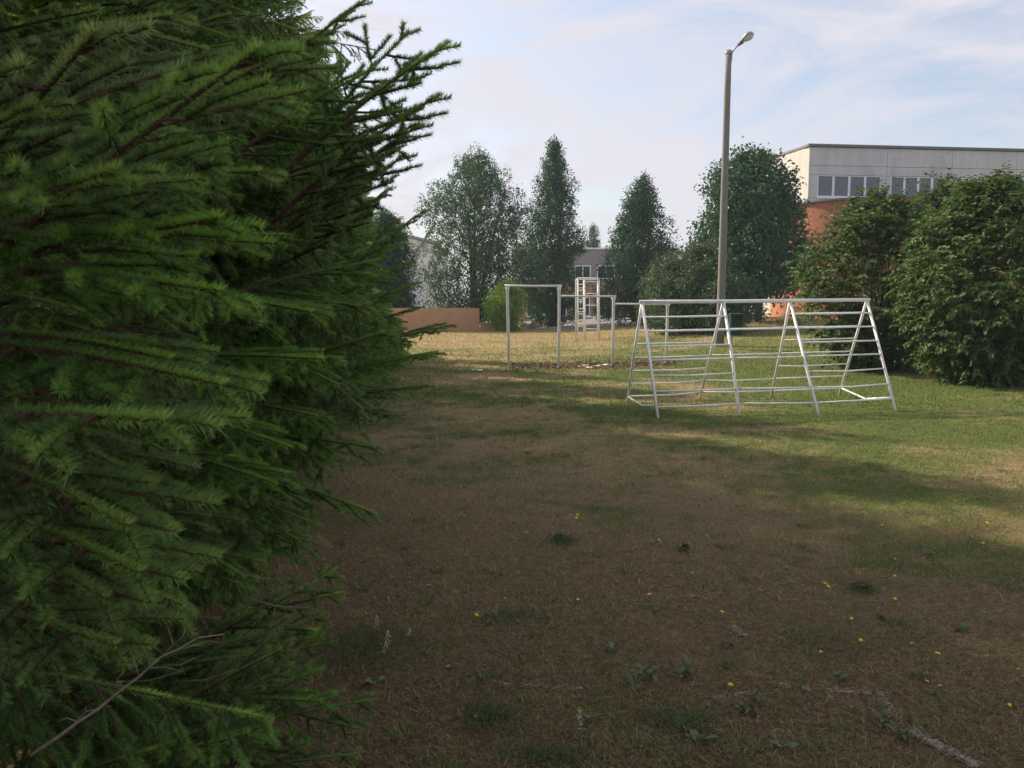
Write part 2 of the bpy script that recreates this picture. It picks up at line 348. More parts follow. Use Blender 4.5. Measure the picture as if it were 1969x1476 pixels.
# ------------------------------------------------------------------ big building at right
def build_sports_hall():
    C0 = Vector((15.75, 45.0, 0)); du = Vector((12.6, 1.5, 0)).normalized(); dl = Vector((-1.2, 5.2, 0)).normalized()
    zb = 0.9
    zt = at(1551, 281, 45.0).z; ze = at(1551, 387, 45.0).z
    zw0 = at(1580, 379, 45.1).z; zw1 = at(1580, 336, 45.1).z; zj = at(1580, 318, 45.1).z
    b = thing('sports_hall', 'large white concrete hall with round red brick tower and a band of grey windows', 'building', (C0.x, C0.y, zb))
    n = Vector((du.y, -du.x, 0))                      # outward (towards the camera)
    def quad_prism(g, p, q, z0, z1, d, mi=0):          # a slab along p->q, d deep behind the face
        e = (q-p).normalized(); k = Vector((-e.y, e.x, 0))*d
        V = [p+Vector((0,0,z0)), q+Vector((0,0,z0)), q+k+Vector((0,0,z0)), p+k+Vector((0,0,z0)), p+Vector((0,0,z1)), q+Vector((0,0,z1)), q+k+Vector((0,0,z1)), p+k+Vector((0,0,z1))]
        g.add(V, [(0,3,2,1),(4,5,6,7),(0,1,5,4),(1,2,6,5),(2,3,7,6),(3,0,4,7)], mi)
    FL = 40.0
    # core behind the facade panels
    g = G(); quad_prism(g, C0+du*0.02-n*0.14, C0+du*FL-n*0.14, ze-0.05, zt-0.02, 8.2); g.build('wall', M['concrete'], b)
    g = G(); quad_prism(g, C0+du*5-n*0.4, C0+du*FL-n*0.4, zb-1, ze-0.06, 7.5); g.build('wall', M['brick'], b)
    # sunlit side wall, down to the ground, in two storeys
    g = G(); A = C0 + dl*8.5
    quad_prism(g, A, C0+dl*0.02, zb+0.3, zt-0.02, 0.3); g.build('side_wall', M['concrete_side'], b)
    g = G(); quad_prism(g, A+Vector((-.05,0,0)), C0+dl*0.03+Vector((-.05,0,0)), zb-1, zb+0.29, 0.3); g.build('plinth', M['plinth'], b)
    # roof edge
    g = G(); quad_prism(g, C0-du*0.10+n*0.10, C0+du*FL+n*0.10, zt, zt+0.13, 8.6)
    quad_prism(g, A+Vector((-.1,0,0)), C0+Vector((-.1,.3,0)), zt+0.002, zt+0.12, 0.5); g.build('roof_edge', M['roof'], b)
    # facade: one module per window group, panels proud of the core with joints between them
    px_edges = [1551, 1689, 1811, 1932, 2053, 2174]
    def along(px):                                      # distance along the facade seen at this pixel column
        k = (px-CX)/F; cp = math.cos(PITCH)
        # solve (C0.x+du.x s) = k * (y cp) approx at horizon
        s = (k*C0.y*1.0043 - C0.x)/(du.x - k*du.y*1.0043); return s
    E = [0.0] + [along(p) for p in px_edges[1:]]
    while E[-1] < FL-3.5: E.append(E[-1]+3.55)
    random.seed(3)
    for i in range(len(E)-1):
        s0, s1 = E[i]+(0.009 if i else 0.0), E[i+1]-0.009
        w0 = s0 + (0.52 if i == 0 else 0.24); w1 = s1 - 0.30
        def pan(a, c, z0, z1, pro=0.0):
            g = G(); quad_prism(g, C0+du*a+n*pro, C0+du*c+n*pro, z0, z1, 0.14); return g.build('concrete_panel', M['concrete'], b)
        pan(s0, s1, zj+0.010, zt-0.03); pan(s0, s1, zw1+0.015, zj-0.010, 0.004*(i % 2))
        pan(s0, w0-0.015, zw0-0.01, zw1); pan(w1+0.015, s1, zw0-0.01, zw1); pan(s0, s1, ze, zw0-0.025)
        # window: frame with four lights
        g = G(); t = 0.055; q = lambda a, c, z0, z1: quad_prism(g, C0+du*a-n*0.03, C0+du*c-n*0.03, z0, z1, 0.07)
        q(w0, w1, zw0, zw0+0.09); q(w0, w1, zw1-t, zw1-0.002)
        st = (w1-w0)/4
        for k in range(5):
            x = w0 + k*st; a, c = (x, x+t) if k == 0 else ((x-t, x) if k == 4 else (x-0.065, x+0.065)); q(a, c, zw0+0.091, zw1-t-0.001)
        wf = g.build('window', M['white_frame'], b)
        for k in range(4):
            g = G(); quad_prism(g, C0+du*(w0+k*st+0.02)-n*0.065, C0+du*(w0+(k+1)*st-0.02)-n*0.065, zw0+0.02, zw1-0.02, 0.02); g.build('pane', M['glass_grey'], wf)
        g = G(); quad_prism(g, C0+du*(w0-0.05)+n*0.05, C0+du*(w1+0.05)+n*0.05, zw0-0.065, zw0-0.012, 0.16); g.build('window_sill', M['white_frame'], b)
    # dark crack lines where render came off along the long joint
    # round brick tower
    c = Vector((19.75, 47.6, 0)); r = 4.85; nseg = 96; V = []; Fc = []; uv = []
    for k in range(nseg+1):
        a = math.pi*(0.62 + 1.36*k/nseg)
        for z in (zb-1, ze-0.10): V.append((c.x+r*math.cos(a), c.y+r*math.sin(a), z)); uv.append((r*a, z))
    for k in range(nseg): Fc.append((2*k, 2*k+2, 2*k+3, 2*k+1))
    g = G(); g.add(V, Fc, 0, True); o = g.build('brick_tower', M['brick'], b)
    me = o.data; ul = me.uv_layers.new(name='UVMap')
    for l in me.loops: ul.data[l.index].uv = uv[l.vertex_index]
    g = G(); V = []; m_ = 64
    for z, rr in ((ze-0.10, r+0.02), (ze-0.10, r+0.12), (ze-0.01, r+0.12), (ze-0.01, 0.1)):
        for k in range(m_+1):
            a = math.pi*(0.66 + 1.28*k/m_); V.append((c.x+rr*math.cos(a), c.y+rr*math.sin(a), z))
    Fc = [(i*(m_+1)+k, i*(m_+1)+k+1, (i+1)*(m_+1)+k+1, (i+1)*(m_+1)+k) for i in range(3) for k in range(m_)]
    g.add(V, Fc); g.build('tower_flashing', M['roof'], b)
    # box UVs on the other brick wall
    for ch in b.children:
        if ch.data and ch.data.materials and ch.data.materials[0] == M['brick'] and not ch.data.uv_layers:
            ul = ch.data.uv_layers.new(name='UVMap')
            for l in ch.data.loops:
                co = ch.data.vertices[l.vertex_index].co; ul.data[l.index].uv = (co.x, co.z)
    return b
build_sports_hall()

# ------------------------------------------------------------------ school and low walls beyond the crest
def build_school():
    Y = 78.0; z0 = 0.2
    X = lambda px, y=Y: (px-CX)/F*y*1.0043
    Zp = lambda py, y=Y: at(984, py, y).z
    b = thing('school_building', 'two storey grey and terracotta school with white framed windows behind the trees', 'building', (X(1120), Y, z0))
    xl, xr = X(985), X(1300)
    zt, zm = Zp(479), Zp(547)
    g = G(); g.box((xl, Y, zm), (xr, Y+14, zt)); g.build('upper_wall', M['grey_panel'], b)
    g = G(); g.box((xl, Y+0.15, z0-1), (xr, Y+13.9, zm-0.005)); g.build('lower_wall', M['orange_wall'], b)
    g = G(); g.box((xl-.1, Y-.12, zt), (xr+.1, Y+14.1, zt+0.16)); g.build('roof_edge', M['white_frame'], b)
    g = G(); g.box((X(990), Y+3, zt+0.161), (X(1034), Y+10, Zp(462))); g.build('roof_house', M['plinth'], b)
    def win(pa, pb, ya, yb, nl, yy):
        a, c, za, zb_ = X(pa), X(pb), Zp(yb), Zp(ya); g = G(); t = 0.09
        g.box((a, yy-.06, za), (c, yy-.003, za+t*1.5)); g.box((a, yy-.06, zb_-t), (c, yy-.003, zb_))
        for k in range(nl+1):
            x = a + (c-a)*k/nl; x = min(max(x, a+t/2), c-t/2); g.box((x-t/2, yy-.058, za+t*1.5), (x+t/2, yy-.003, zb_-t))
        wf = g.build('window', M['white_frame'], b)
        for k in range(nl):
            g = G(); g.box((a+(c-a)*k/nl+.01, yy-.03, za+.02), (a+(c-a)*(k+1)/nl-.01, yy-.004, zb_-.02)); g.build('pane', M['glass'], wf)
    lw = Y+.15
    for pa, pb in ((1012, 1046), (1053, 1089), (1098, 1133), (1145, 1181), (1191, 1220), (1226, 1256)): win(pa, pb, 571, 609, 2, lw)
    for pa, pb in ((1008, 1046), (1055, 1096), (1104, 1134), (1146, 1180), (1192, 1226)): win(pa, pb, 510, 537, 2, Y)
    g = G()
    for px in (1142, 1188): g.tube([(X(px), Y-.1, z0), (X(px), Y-.1, zm-.1)], .06, 6)
    g.build('drainpipe', M['steel'], b)
build_school()

def build_pale_hall():
    Y = 96.0; X = lambda px: (px-CX)/F*Y*1.0043; Zp = lambda py: at(984, py, Y).z
    b = thing('pale_hall', 'pale blue white hall with a sloping roof behind the left trees', 'building', (X(790), Y, 0.2))
    g = G(); xl, xr = X(600), X(838); zl, zr = Zp(405), Zp(470)
    V = [(xl,Y,-1),(xr,Y,-1),(xr,Y,zr),(xl,Y,zl),(xl,Y+20,-1),(xr,Y+20,-1),(xr,Y+20,zr),(xl,Y+20,zl)]
    g.add(V, [(0,1,2,3),(1,5,6,2),(5,4,7,6),(4,0,3,7)]); g.build('wall', M['pale_wall'], b)
    g = G(); V = [(xl-.3,Y-.3,zl),(xr+.3,Y-.3,zr),(xr+.3,Y+20,zr),(xl-.3,Y+20,zl)]; V += [(x,y,z+.3) for x,y,z in V]
    g.add(V, [(0,3,2,1),(4,5,6,7),(0,1,5,4),(1,2,6,5),(2,3,7,6),(3,0,4,7)]); g.build('roof', M['cap'], b)
    g = G(); g.tube([(X(790), Y-.4, Zp(505)), (X(842), Y-.4, Zp(428))], .2, 6); g.build('sloping_pipe', M['cap'], b)
build_pale_hall()

def build_low_walls():
    z = lambda x, y: float(hgt(x, y))
    Y = 47.2; X = lambda px, y=Y: (px-CX)/F*y*1.0043
    b = thing('garden_wall', 'low terracotta rendered wall along the far edge of the lawn', 'wall', (X(840), Y, .25))
    g = G(); g.box((X(560), Y, -.3), (X(922), Y+.3, at(984, 592, Y).z)); g.build('wall', M['orange_wall'], b)
    g = G(); g.box((X(924), Y+.03, -.3), (X(948), Y+.27, at(984, 623, Y).z)); g.build('low_wall', M['orange_wall'], b)
    g = G(); g.box((X(922)+.003, Y, at(984, 623, Y).z+.003), (X(948), Y+.3, at(984, 620.5, Y).z)); g.build('coping', M['cap'], b)
    g = G(); g.box((X(949), Y-.02, -.3), (X(958), Y+.32, at(984, 603, Y).z)); g.build('pier', M['orange_wall'], b)
    # ramp wall climbing to the school
    a0, a1 = at(1003, 628, 51.0), at(1046, 602, 72.0)
    r = thing('ramp_wall', 'sloping terracotta ramp wall beside the grey paving', 'wall', (a0.x, a0.y, .25))
    def slope(g, o0, o1, zb, wd):
        V = []
        for p in (o0, o1):
            for dx in (0, wd): V += [(p.x+dx, p.y, zb(p)), (p.x+dx, p.y, p.z)]
        g.add(V, [(0,2,3,1),(4,5,7,6),(0,1,5,4),(2,6,7,3),(1,3,7,5),(0,4,6,2)])
    g = G(); slope(g, a0, a1, lambda p: -.3, .35); g.build('wall', M['orange_wall'], r)
    up = Vector((-.04, 0, .10)); g = G(); slope(g, a0+up, a1+up, lambda p: p.z-.097, .43); g.build('coping', M['cap'], r)
    # railing on the paving
    q0, q1 = at(1062, 617, 60), at(1104, 612, 64)
    h = thing('railing', 'dark thin metal railing on the grey school yard', 'railing', (q0.x, q0.y, .25))
    for k in range(9):
        p = q0.lerp(q1, k/8); g = G(); g.tube([(p.x, p.y, z(p.x, p.y)), (p.x, p.y, p.z)], .025, 5); g.build('post', M['roof'], h)
    g = G(); g.tube([q0, q1], .03, 5); g.build('handrail', M['roof'], h)
    # table in the yard
    p = at(1168, 610, 62); gz = z(p.x, p.y)
    t = thing('outdoor_table', 'grey outdoor games table on two slab legs in the school yard', 'table', (p.x, p.y, gz))
    g = G(); g.box((p.x-1.0, p.y-.6, p.z-.1), (p.x+1.0, p.y+.6, p.z)); g.build('tabletop', M['cap'], t)
    for s in (-.7, .7):
        g = G(); g.box((p.x+s-.09, p.y-.4, gz-.05), (p.x+s+.09, p.y+.4, p.z-.103)); g.build('leg', M['cap'], t)
build_low_walls()

# ------------------------------------------------------------------ spruces
def limb_mesh(name, L, seed, per_m, wid, nl, wood, sag, density=1.0, subs=True, droop=0.0):
    rng = np.random.default_rng(seed); P0, P1, AG, RO = [], [], [], []
    WV, WT = [], []; wn = 0
    def addtube(P, r0, r1, n):
        nonlocal wn
        V, Fc = tube([Vector(p) for p in P], list(np.linspace(r0, r1, len(P))), n, False)
        T = []
        for f in Fc: T += [(f[0], f[1], f[2]), (f[0], f[2], f[3])]
        WV.append(np.array(V)); WT.append(np.array(T)+wn); wn += len(V)
    K = 14; t = np.linspace(0, 1, K)
    wob = rng.normal(0, .012*L, 3)
    main = np.stack([L*t, wob[0]*np.sin(3*t)+wob[1]*np.sin(7*t), -sag*L*np.sin(math.pi*t)*(1-.3*t)], 1)
    addtube(main, .0035+.0045*L, .0016, 6 if wood else 4)
    def pt(P, s):
        x = s*(len(P)-1); i = min(int(x), len(P)-2); f = x-i
        d = P[i+1]-P[i]; return P[i]+d*f, d/np.linalg.norm(d)
    def shoot(P, age0, age1, s0=0.0):
        for i in range(len(P)-1):
            a = (i+.5)/(len(P)-1)
            if a < s0: continue
            P0.append(P[i]); P1.append(P[i+1]); AG.append(age0+(age1-age0)*a)
    shoot(main, .2, 1.0, .12)
    bare = .16 if L > .8 else 0.02
    s = bare*L
    step = (.062+.020*L)/density
    side = 1
    Z = np.array([0, 0, 1.0])
    while s < L*.985:
        p, d = pt(main, s/L); side = -side
        rem = L-s
        ls = min(.60*rem+.07, .30+.22*L)*rng.uniform(.65, 1.1)
        if s < .35*L: ls *= .55+.45*(s/(.35*L))
        ang = R(rng.uniform(42, 66)); lat = np.cross(Z, d); lat /= np.linalg.norm(lat)
        e = d*math.cos(ang)+lat*side*math.sin(ang)+Z*(rng.uniform(-.20, .02)-.30*droop); e /= np.linalg.norm(e)
        m = 6; Q = [p]
        for k in range(m-1):
            e = e + d*.06 - Z*(.02+.13*droop)*rng.uniform(.6, 1.4); e /= np.linalg.norm(e); Q.append(Q[-1]+e*ls/(m-1))
        Q = np.array(Q); young = min(1, .25+.75*(s/L))
        if wood >= 1: addtube(Q, .0032+.002*ls, .0013, 4)
        shoot(Q, .25*young, .65+.3*young, .12 if s > .5*L else .35)
        if subs:
            u = .18*ls; sd = 1
            while u < ls*.94:
                q, dd = pt(Q, u/ls); sd = -sd
                l2 = min(.55*(ls-u)+.04, .24)*rng.uniform(.75, 1.1)
                a2 = R(rng.uniform(38, 60)); lt = np.cross(Z, dd); lt /= max(1e-6, np.linalg.norm(lt))
                f = dd*math.cos(a2)+lt*sd*math.sin(a2)+Z*(rng.uniform(-.30, -.02)-.75*droop); f /= np.linalg.norm(f)
                q1 = q+f*l2*.5; f2 = f+dd*.2-Z*.12; f2 /= np.linalg.norm(f2); q2 = q1+f2*l2*.5
                if s > .22*L or u > .5*ls:
                    shoot(np.array([q, q1, q2]), .3*young, .5+.5*young*rng.uniform(.6, 1))
                if wood >= 2: addtube([q, q1, q2], .0014, .0008, 3)
                u += rng.uniform(.042, .060)/density
        s += step*rng.uniform(.6, 1.3)*.5
    P0 = np.array(P0); P1 = np.array(P1); AG = np.array(AG)
    D = P1-P0; ln = np.linalg.norm(D, axis=1); D /= ln[:, None]
    cnt = np.maximum(1, rng.poisson(ln*per_m)); idx = np.repeat(np.arange(len(P0)), cnt); n = len(idx)
    u = rng.random(n); ax = D[idx]; pos = P0[idx]+ax*(ln[idx]*u)[:, None]
    a = np.cross(ax, Z); na = np.linalg.norm(a, axis=1); a[na < 1e-3] = (1, 0, 0); a /= np.linalg.norm(a, axis=1)[:, None]
    b = np.cross(a, ax)                               # points up
    phi = rng.uniform(0, 2*math.pi, n); up = np.sin(phi); phi = np.where((up < -.35) & (rng.random(n) < .6), -phi, phi)
    th = np.radians(rng.normal(50, 9, n)); rad = a*np.cos(phi)[:, None]+b*np.sin(phi)[:, None]
    dr = ax*np.cos(th)[:, None]+rad*np.sin(th)[:, None]+np.array([0, 0, .10]); dr /= np.linalg.norm(dr, axis=1)[:, None]
    le = nl*rng.uniform(.7, 1.1, n); w_ = np.cross(dr, rng.normal(0, 1, (n, 3))); w_ /= np.linalg.norm(w_, axis=1)[:, None]; w_ *= wid/2
    le *= np.clip(AG[idx]*1.5+.55, .6, 1)
    V = np.empty((n, 3, 3)); V[:, 0] = pos-w_; V[:, 1] = pos+w_; V[:, 2] = pos+dr*le[:, None]
    tone = np.clip(AG[idx]**1.6*.80+.12*u*AG[idx]+rng.normal(0, .07, n), 0, 1)  # lighter young tips; steepened so inner needles also carry the bough's shade
    NV = V.reshape(-1, 3); NT = np.arange(3*n).reshape(-1, 3)
    WVa = np.concatenate(WV); WTa = np.concatenate(WT)
    allV = np.concatenate([NV, WVa]); allT = np.concatenate([NT, WTa+len(NV)])
    at_ = np.concatenate([np.repeat(tone, 3), np.full(len(WVa), .5)])
    mi = np.concatenate([np.zeros(n, int), np.ones(len(WTa), int)])
    return tri_mesh(name, allV, allT, [M['needle'], M['bark_twig']], mi, at_)
LIB = {}
def lib():
    for lod, per_m, wid, nl, wood, dens in ((0, 3900, .0017, .0150, 2, .78), (1, 1250, .0036, .017, 1, .78), (2, 430, .0088, .023, 0, .80)):
        for L, k in ((.45, 2), (.9, 2), (1.5, 2), (2.2, 2)):
            if lod == 2 and L < .9: continue
            for i in range(k):
                LIB.setdefault((lod, L), []).append(limb_mesh('spruce_branch', L, int(L*100)+i*7+lod*1000, per_m, wid, nl, wood, (-.03, -.11)[i], dens, True, (0.0, 1.0)[i]))
lib()
open('/tmp/tris','w').write('LIB %d' % sum(len(m.polygons) for v in LIB.values() for m in v)); print('LIB tris', sum(len(m.polygons) for v in LIB.values() for m in v))
prng = random.Random(11)
SIL = [(0, 600), (60, 700), (90, 800), (180, 790), (250, 760), (330, 720), (430, 730), (520, 715), (600, 770), (650, 810), (720, 800), (800, 740), (900, 690), (1000, 640), (1100, 600), (1200, 560), (1290, 600), (1350, 690), (1476, 680)]
def sil(py):
    py = min(max(py, 0), 1476)
    for (a, b), (c, d) in zip(SIL, SIL[1:]):
        if a <= py <= c: return b+(d-b)*(py-a)/(c-a)
    return 600
def put_limb(root, lod, base, tip, roll=None, var=None):
    base, tip = Vector(base), Vector(tip); d = tip-base; L = d.length
    Ls = [l for (q, l) in LIB if q == lod]; l = min(Ls, key=lambda v: abs(math.log(v/L)))
    lst = LIB[(lod, l)]; me = lst[var if var is not None and var < len(lst) else prng.randrange(len(lst))]
    x = d.normalized(); z = Vector((0, 0, 1)); y = z.cross(x)
    y = y.normalized() if y.length > .05 else Vector((0, 1, 0)); z = x.cross(y)
    Mx = Matrix((x, y, z)).transposed() @ Matrix.Rotation(roll if roll is not None else prng.uniform(-.35, .35), 3, 'X')
    o = link('branch', me, root); s = L/l
    o.matrix_basis = Matrix.Translation(base-LOC[root.name]) @ (Mx.to_4x4()) @ Matrix.Diagonal((s, s*prng.choice((-1, 1))*prng.uniform(.9, 1.1) if False else s, s, 1))
    return o
def spruce(x, y, H, Rr, lod, label, seed, zmin=.25, dz=.30, per=6, clip=True, mincam=.75):
    global prng
    prng = random.Random(seed); z0 = float(hgt(x, y))
    root = thing('spruce_tree', label, 'spruce tree', (x, y, z0), 'spruces in the row along the lawn')
    g = G(); P = [(x+.03*math.sin(k), y+.03*math.cos(k*1.7), z0-.1+H*k/8) for k in range(9)]
    g.tube(P, [.11*(1-k/8.3)+.008 for k in range(9)], 10); g.build('trunk', M['bark_dark'], root)
    z = zmin; k = 0; cnt = 0
    while z < H-.15:
        f = z/H; r = Rr*(1-f**1.5)*(.86 if z < .6 else 1)
        n = per if f < .8 else 4
        for i in range(n):
            a = 2*math.pi*(i+prng.uniform(-.3, .3))/n + k*2.4
            rr = max(.3, r*prng.uniform(.80, 1.12)); zz = z+prng.uniform(-.13, .13)
            rise = (-.16+.75*f)*rr + prng.uniform(-.08, .10)*rr
            b0 = Vector((x, y, z0+zz)); tipv = b0+Vector((math.cos(a)*rr, math.sin(a)*rr, rise))
            if tipv.z < z0+.06: tipv.z = z0+.06+prng.random()*.1
            ok = True
            if clip:
                for s in (1.0, .88, .76, .64, .52, 0):
                    if s == 0: ok = False; break
                    t = b0.lerp(tipv, s); bad = False
                    for q in (1.0, .8, .6):
                        p = b0.lerp(t, q)
                        if (p-Vector((0, 0, EYE))).length < mincam: bad = True
                        pr = proj(p)
                        if pr and pr[0] > sil(pr[1])-(0.10*F/max(.8, p.y) if q == 1 else 0): bad = True
                    if not bad: tipv = t; break
            if ok: put_limb(root, lod, b0, tipv); cnt += 1
        z += dz*prng.uniform(.85, 1.15); k += 1
    return root
T1 = spruce(-2.15, 1.35, 7.6, 1.9, 0, 'nearest dark green spruce whose needled branches fill the left edge', 1, per=7, dz=.26, mincam=1.25)
T2 = spruce(-2.40, 3.5, 7.8, 2.2, 0, 'second spruce from the camera with a long upswept branch against the sky', 2, per=7, dz=.25, mincam=1.3)
T3 = spruce(-3.1, 6.5, 9.4, 2.5, 1, 'third spruce along the row between the long upswept branch and the far end', 3, per=11, dz=.26)
T4 = spruce(-3.7, 9.8, 9.4, 2.6, 1, 'fourth spruce along the row reaching low over the brown grass', 4, per=11, dz=.27)
T5 = spruce(-4.1, 13.2, 8.3, 2.6, 2, 'fifth spruce along the row mostly behind nearer spruces', 5, per=10, dz=.26)
T6 = spruce(-4.3, 16.7, 8.1, 2.6, 2, 'sixth spruce along the row mostly behind nearer spruces', 6, per=10, dz=.26)
T7 = spruce(-4.5, 20.2, 7.6, 2.5, 2, 'seventh spruce along the row, close to the high bars', 7, per=9, dz=.26)
T8 = spruce(-4.7, 23.6, 6.6, 2.2, 2, 'second to last spruce of the row, low against the far trees', 8, per=9, dz=.26)
T9 = spruce(-4.9, 27.0, 5.6, 2.0, 2, 'farthest and smallest spruce at the end of the row', 9, per=9, dz=.26)

def hero(root, lod, b, t, roll=0.0, var=0):
    put_limb(root, lod, at(*b), at(*t), roll, var)
prng = random.Random(5)
# blurred shoots a forearm away, out of the nearest spruce
for b, t, rl in (
    ((-190, 560, .95), (190, 60, .72), .3), ((-60, 560, .80), (500, 95, .66), .2), ((230, 300, .9), (600, 75, .80), .1),
    ((-160, 500, .80), (228, 325, .62), .2), ((-120, 560, .95), (425, 420, .78), 0), ((-120, 530, .85), (425, 560, .72), -.1),
    ((-160, 660, .9), (430, 740, .75), 0), ((-220, 830, .8), (322, 808, .60), 0), ((-160, 860, .95), (250, 1010, .70), 0),
    ((-160, 960, .95), (272, 1100, .72), -.1), ((-120, 1000, 1.1), (205, 1150, .80), 0), ((-160, 1170, 1.0), (225, 1240, .8), 0),
    ((-120, 640, 1.0), (330, 690, .85), .1), ((-100, 1080, 1.1), (120, 1290, .9), 0), ((-200, 380, .9), (70, 200, .72), .3),
    ((-150, 300, 1.1), (300, 250, .95), .2), ((-50, 120, 1.2), (330, 30, 1.1), .3), ((-150, 760, 1.1), (300, 930, .95), 0)):
    hero(T1, 0, b, t, rl)
# second ring of the nearest spruce, and low boughs by the ground
for b, t, rl in (
    ((150, 720, 2.1), (620, 690, 1.75), .2), ((250, 640, 2.3), (730, 500, 2.6), .25), ((100, 760, 1.9), (560, 860, 1.7), .1), ((150, 860, 2.1), (530, 930, 1.7), 0),
    ((200, 560, 2.1), (600, 600, 1.9), .1), ((60, 380, 1.9), (500, 330, 1.7), .2), ((150, 250, 2.0), (560, 200, 1.9), .3), ((120, 980, 2.0), (340, 1010, 1.5), 0),
    ((250, 900, 2.6), (610, 1010, 2.5), 0), ((220, 980, 2.4), (470, 1110, 2.2), 0)):
    hero(T1, 0, b, t, rl)
for b, t, rl in (
    ((150, 1470, 2.4), (560, 1195, 2.6), .2), ((250, 1420, 2.5), (650, 1092, 3.1), .1), ((180, 1500, 2.3), (725, 1345, 2.55), .1), ((200, 1560, 2.2), (690, 1450, 2.3), 0),
    ((150, 1450, 2.3), (420, 1290, 2.1), .1), ((100, 1540, 2.0), (480, 1410, 1.9), .1), ((250, 1380, 2.8), (630, 1180, 3.2), 0), ((0, 1560, 1.8), (300, 1440, 1.7), 0),
    ((200, 1500, 2.4), (600, 1290, 2.6), 0)):
    hero(T1, 0, b, t, rl)
# more low boughs between them
for k in range(16):
    bx, by = prng.uniform(40, 300), prng.uniform(1330, 1600); L = prng.uniform(250, 420); a = prng.uniform(-.55, .1); Yb = prng.uniform(1.9, 2.5)
    hero(T1, 0, (bx, by, Yb), (min(690, bx+L*math.cos(a)), by+L*math.sin(a), Yb+prng.uniform(-.1, .25)), prng.uniform(-.1, .3), 0)
# outer layer of drooping boughs on the second spruce, and of the nearest one
for k in range(64):
    ty = 60+1080*(k+prng.random())/64; tx = prng.uniform(400, sil(ty)-45); L = prng.uniform(190, 330); a = prng.uniform(.05, .75) if ty > 330 else prng.uniform(-.5, .2)
    Yt = 2.35+.9*(tx-380)/400+prng.uniform(-.15, .2)
    hero(T2, 0, (tx-L*math.cos(a), ty-L*math.sin(a), Yt+.25), (tx, ty, Yt), prng.uniform(.2, .9), 1 if prng.random() < .75 else 0)
for k in range(34):
    ty = 40+1230*(k+prng.random())/34; tx = prng.uniform(120, 430)*(1 if ty < 1100 else .6); L = prng.uniform(220, 360); a = prng.uniform(-.05, .65) if ty > 450 else prng.uniform(-.7, .2)
    Yt = 1.05+.5*prng.random()
    hero(T1, 0, (tx-L*math.cos(a), ty-L*math.sin(a), Yt+.12), (tx, ty, Yt), prng.uniform(.2, .8), 0 if prng.random() < .5 else 1)
# long silhouetted branches
for r_, lod, b, t, rl in (
    (T2, 0, (540, 340, 2.48), (852, 88, 2.48), .5), (T2, 0, (520, 430, 2.56), (834, 188, 2.56), .4), (T2, 0, (560, 320, 2.64), (785, 60, 2.80), .9), (T2, 0, (480, 190, 2.48), (692, 6, 2.40), .6),
    (T2, 0, (520, 470, 2.64), (803, 242, 2.72), .2), (T2, 0, (520, 520, 2.72), (775, 300, 2.88), .2), (T2, 0, (450, 300, 2.48), (720, 130, 2.56), .7),
    (T3, 1, (560, 640, 6.4), (815, 405, 6.2), .4), (T3, 1, (560, 560, 6.4), (748, 360, 6.2), .3), (T3, 1, (600, 640, 6.2), (760, 420, 6.0), .2),
    (T3, 1, (520, 730, 6.0), (860, 628, 5.4), .3), (T3, 1, (520, 760, 6.0), (840, 680, 5.4), .2), (T3, 1, (520, 800, 6.0), (822, 742, 5.5), .1), (T3, 1, (540, 790, 6), (770, 800, 5.6), .1),
    (T2, 0, (430, 720, 3.1), (735, 520, 3.0), .2), (T2, 0, (430, 760, 3.0), (738, 640, 3.0), .1), (T2, 0, (420, 840, 3.0), (720, 860, 3.0), 0), (T2, 0, (420, 900, 3), (715, 985, 3.1), -.1), (T2, 0, (400, 1000, 3), (600, 1060, 2.9), 0),
    (T2, 0, (380, 500, 2.9), (640, 430, 2.6), .1), (T2, 0, (380, 560, 2.9), (690, 590, 2.7), .1), (T2, 0, (360, 640, 2.8), (650, 740, 2.5), 0), (T2, 0, (330, 420, 2.8), (600, 330, 2.6), .2), (T2, 0, (340, 780, 2.8), (610, 800, 2.4), 0), (T2, 0, (330, 860, 2.8), (560, 960, 2.4), 0)):
    hero(r_, lod, b, t, rl)
for tx, ty in ((735, 330), (742, 375), (756, 425), (772, 465), (790, 505), (800, 545), (806, 590), (812, 640)):
    hero(T4, 1, (tx-230, ty+prng.uniform(60, 160), 9.4), (tx, ty, 8.9), prng.uniform(.1, .5), 0)
    hero(T4, 1, (tx-260, ty+prng.uniform(20, 90), 9.2), (tx-35, ty+30, 8.6), prng.uniform(.1, .5), 0)
for k in range(16):
    tx, ty = prng.uniform(60, 560), prng.uniform(-40, 150); hero(T2, 0, (tx-prng.uniform(150, 320), ty+prng.uniform(20, 200), 3.0), (tx, ty, 2.4+prng.random()*.5), prng.uniform(.2, .7))
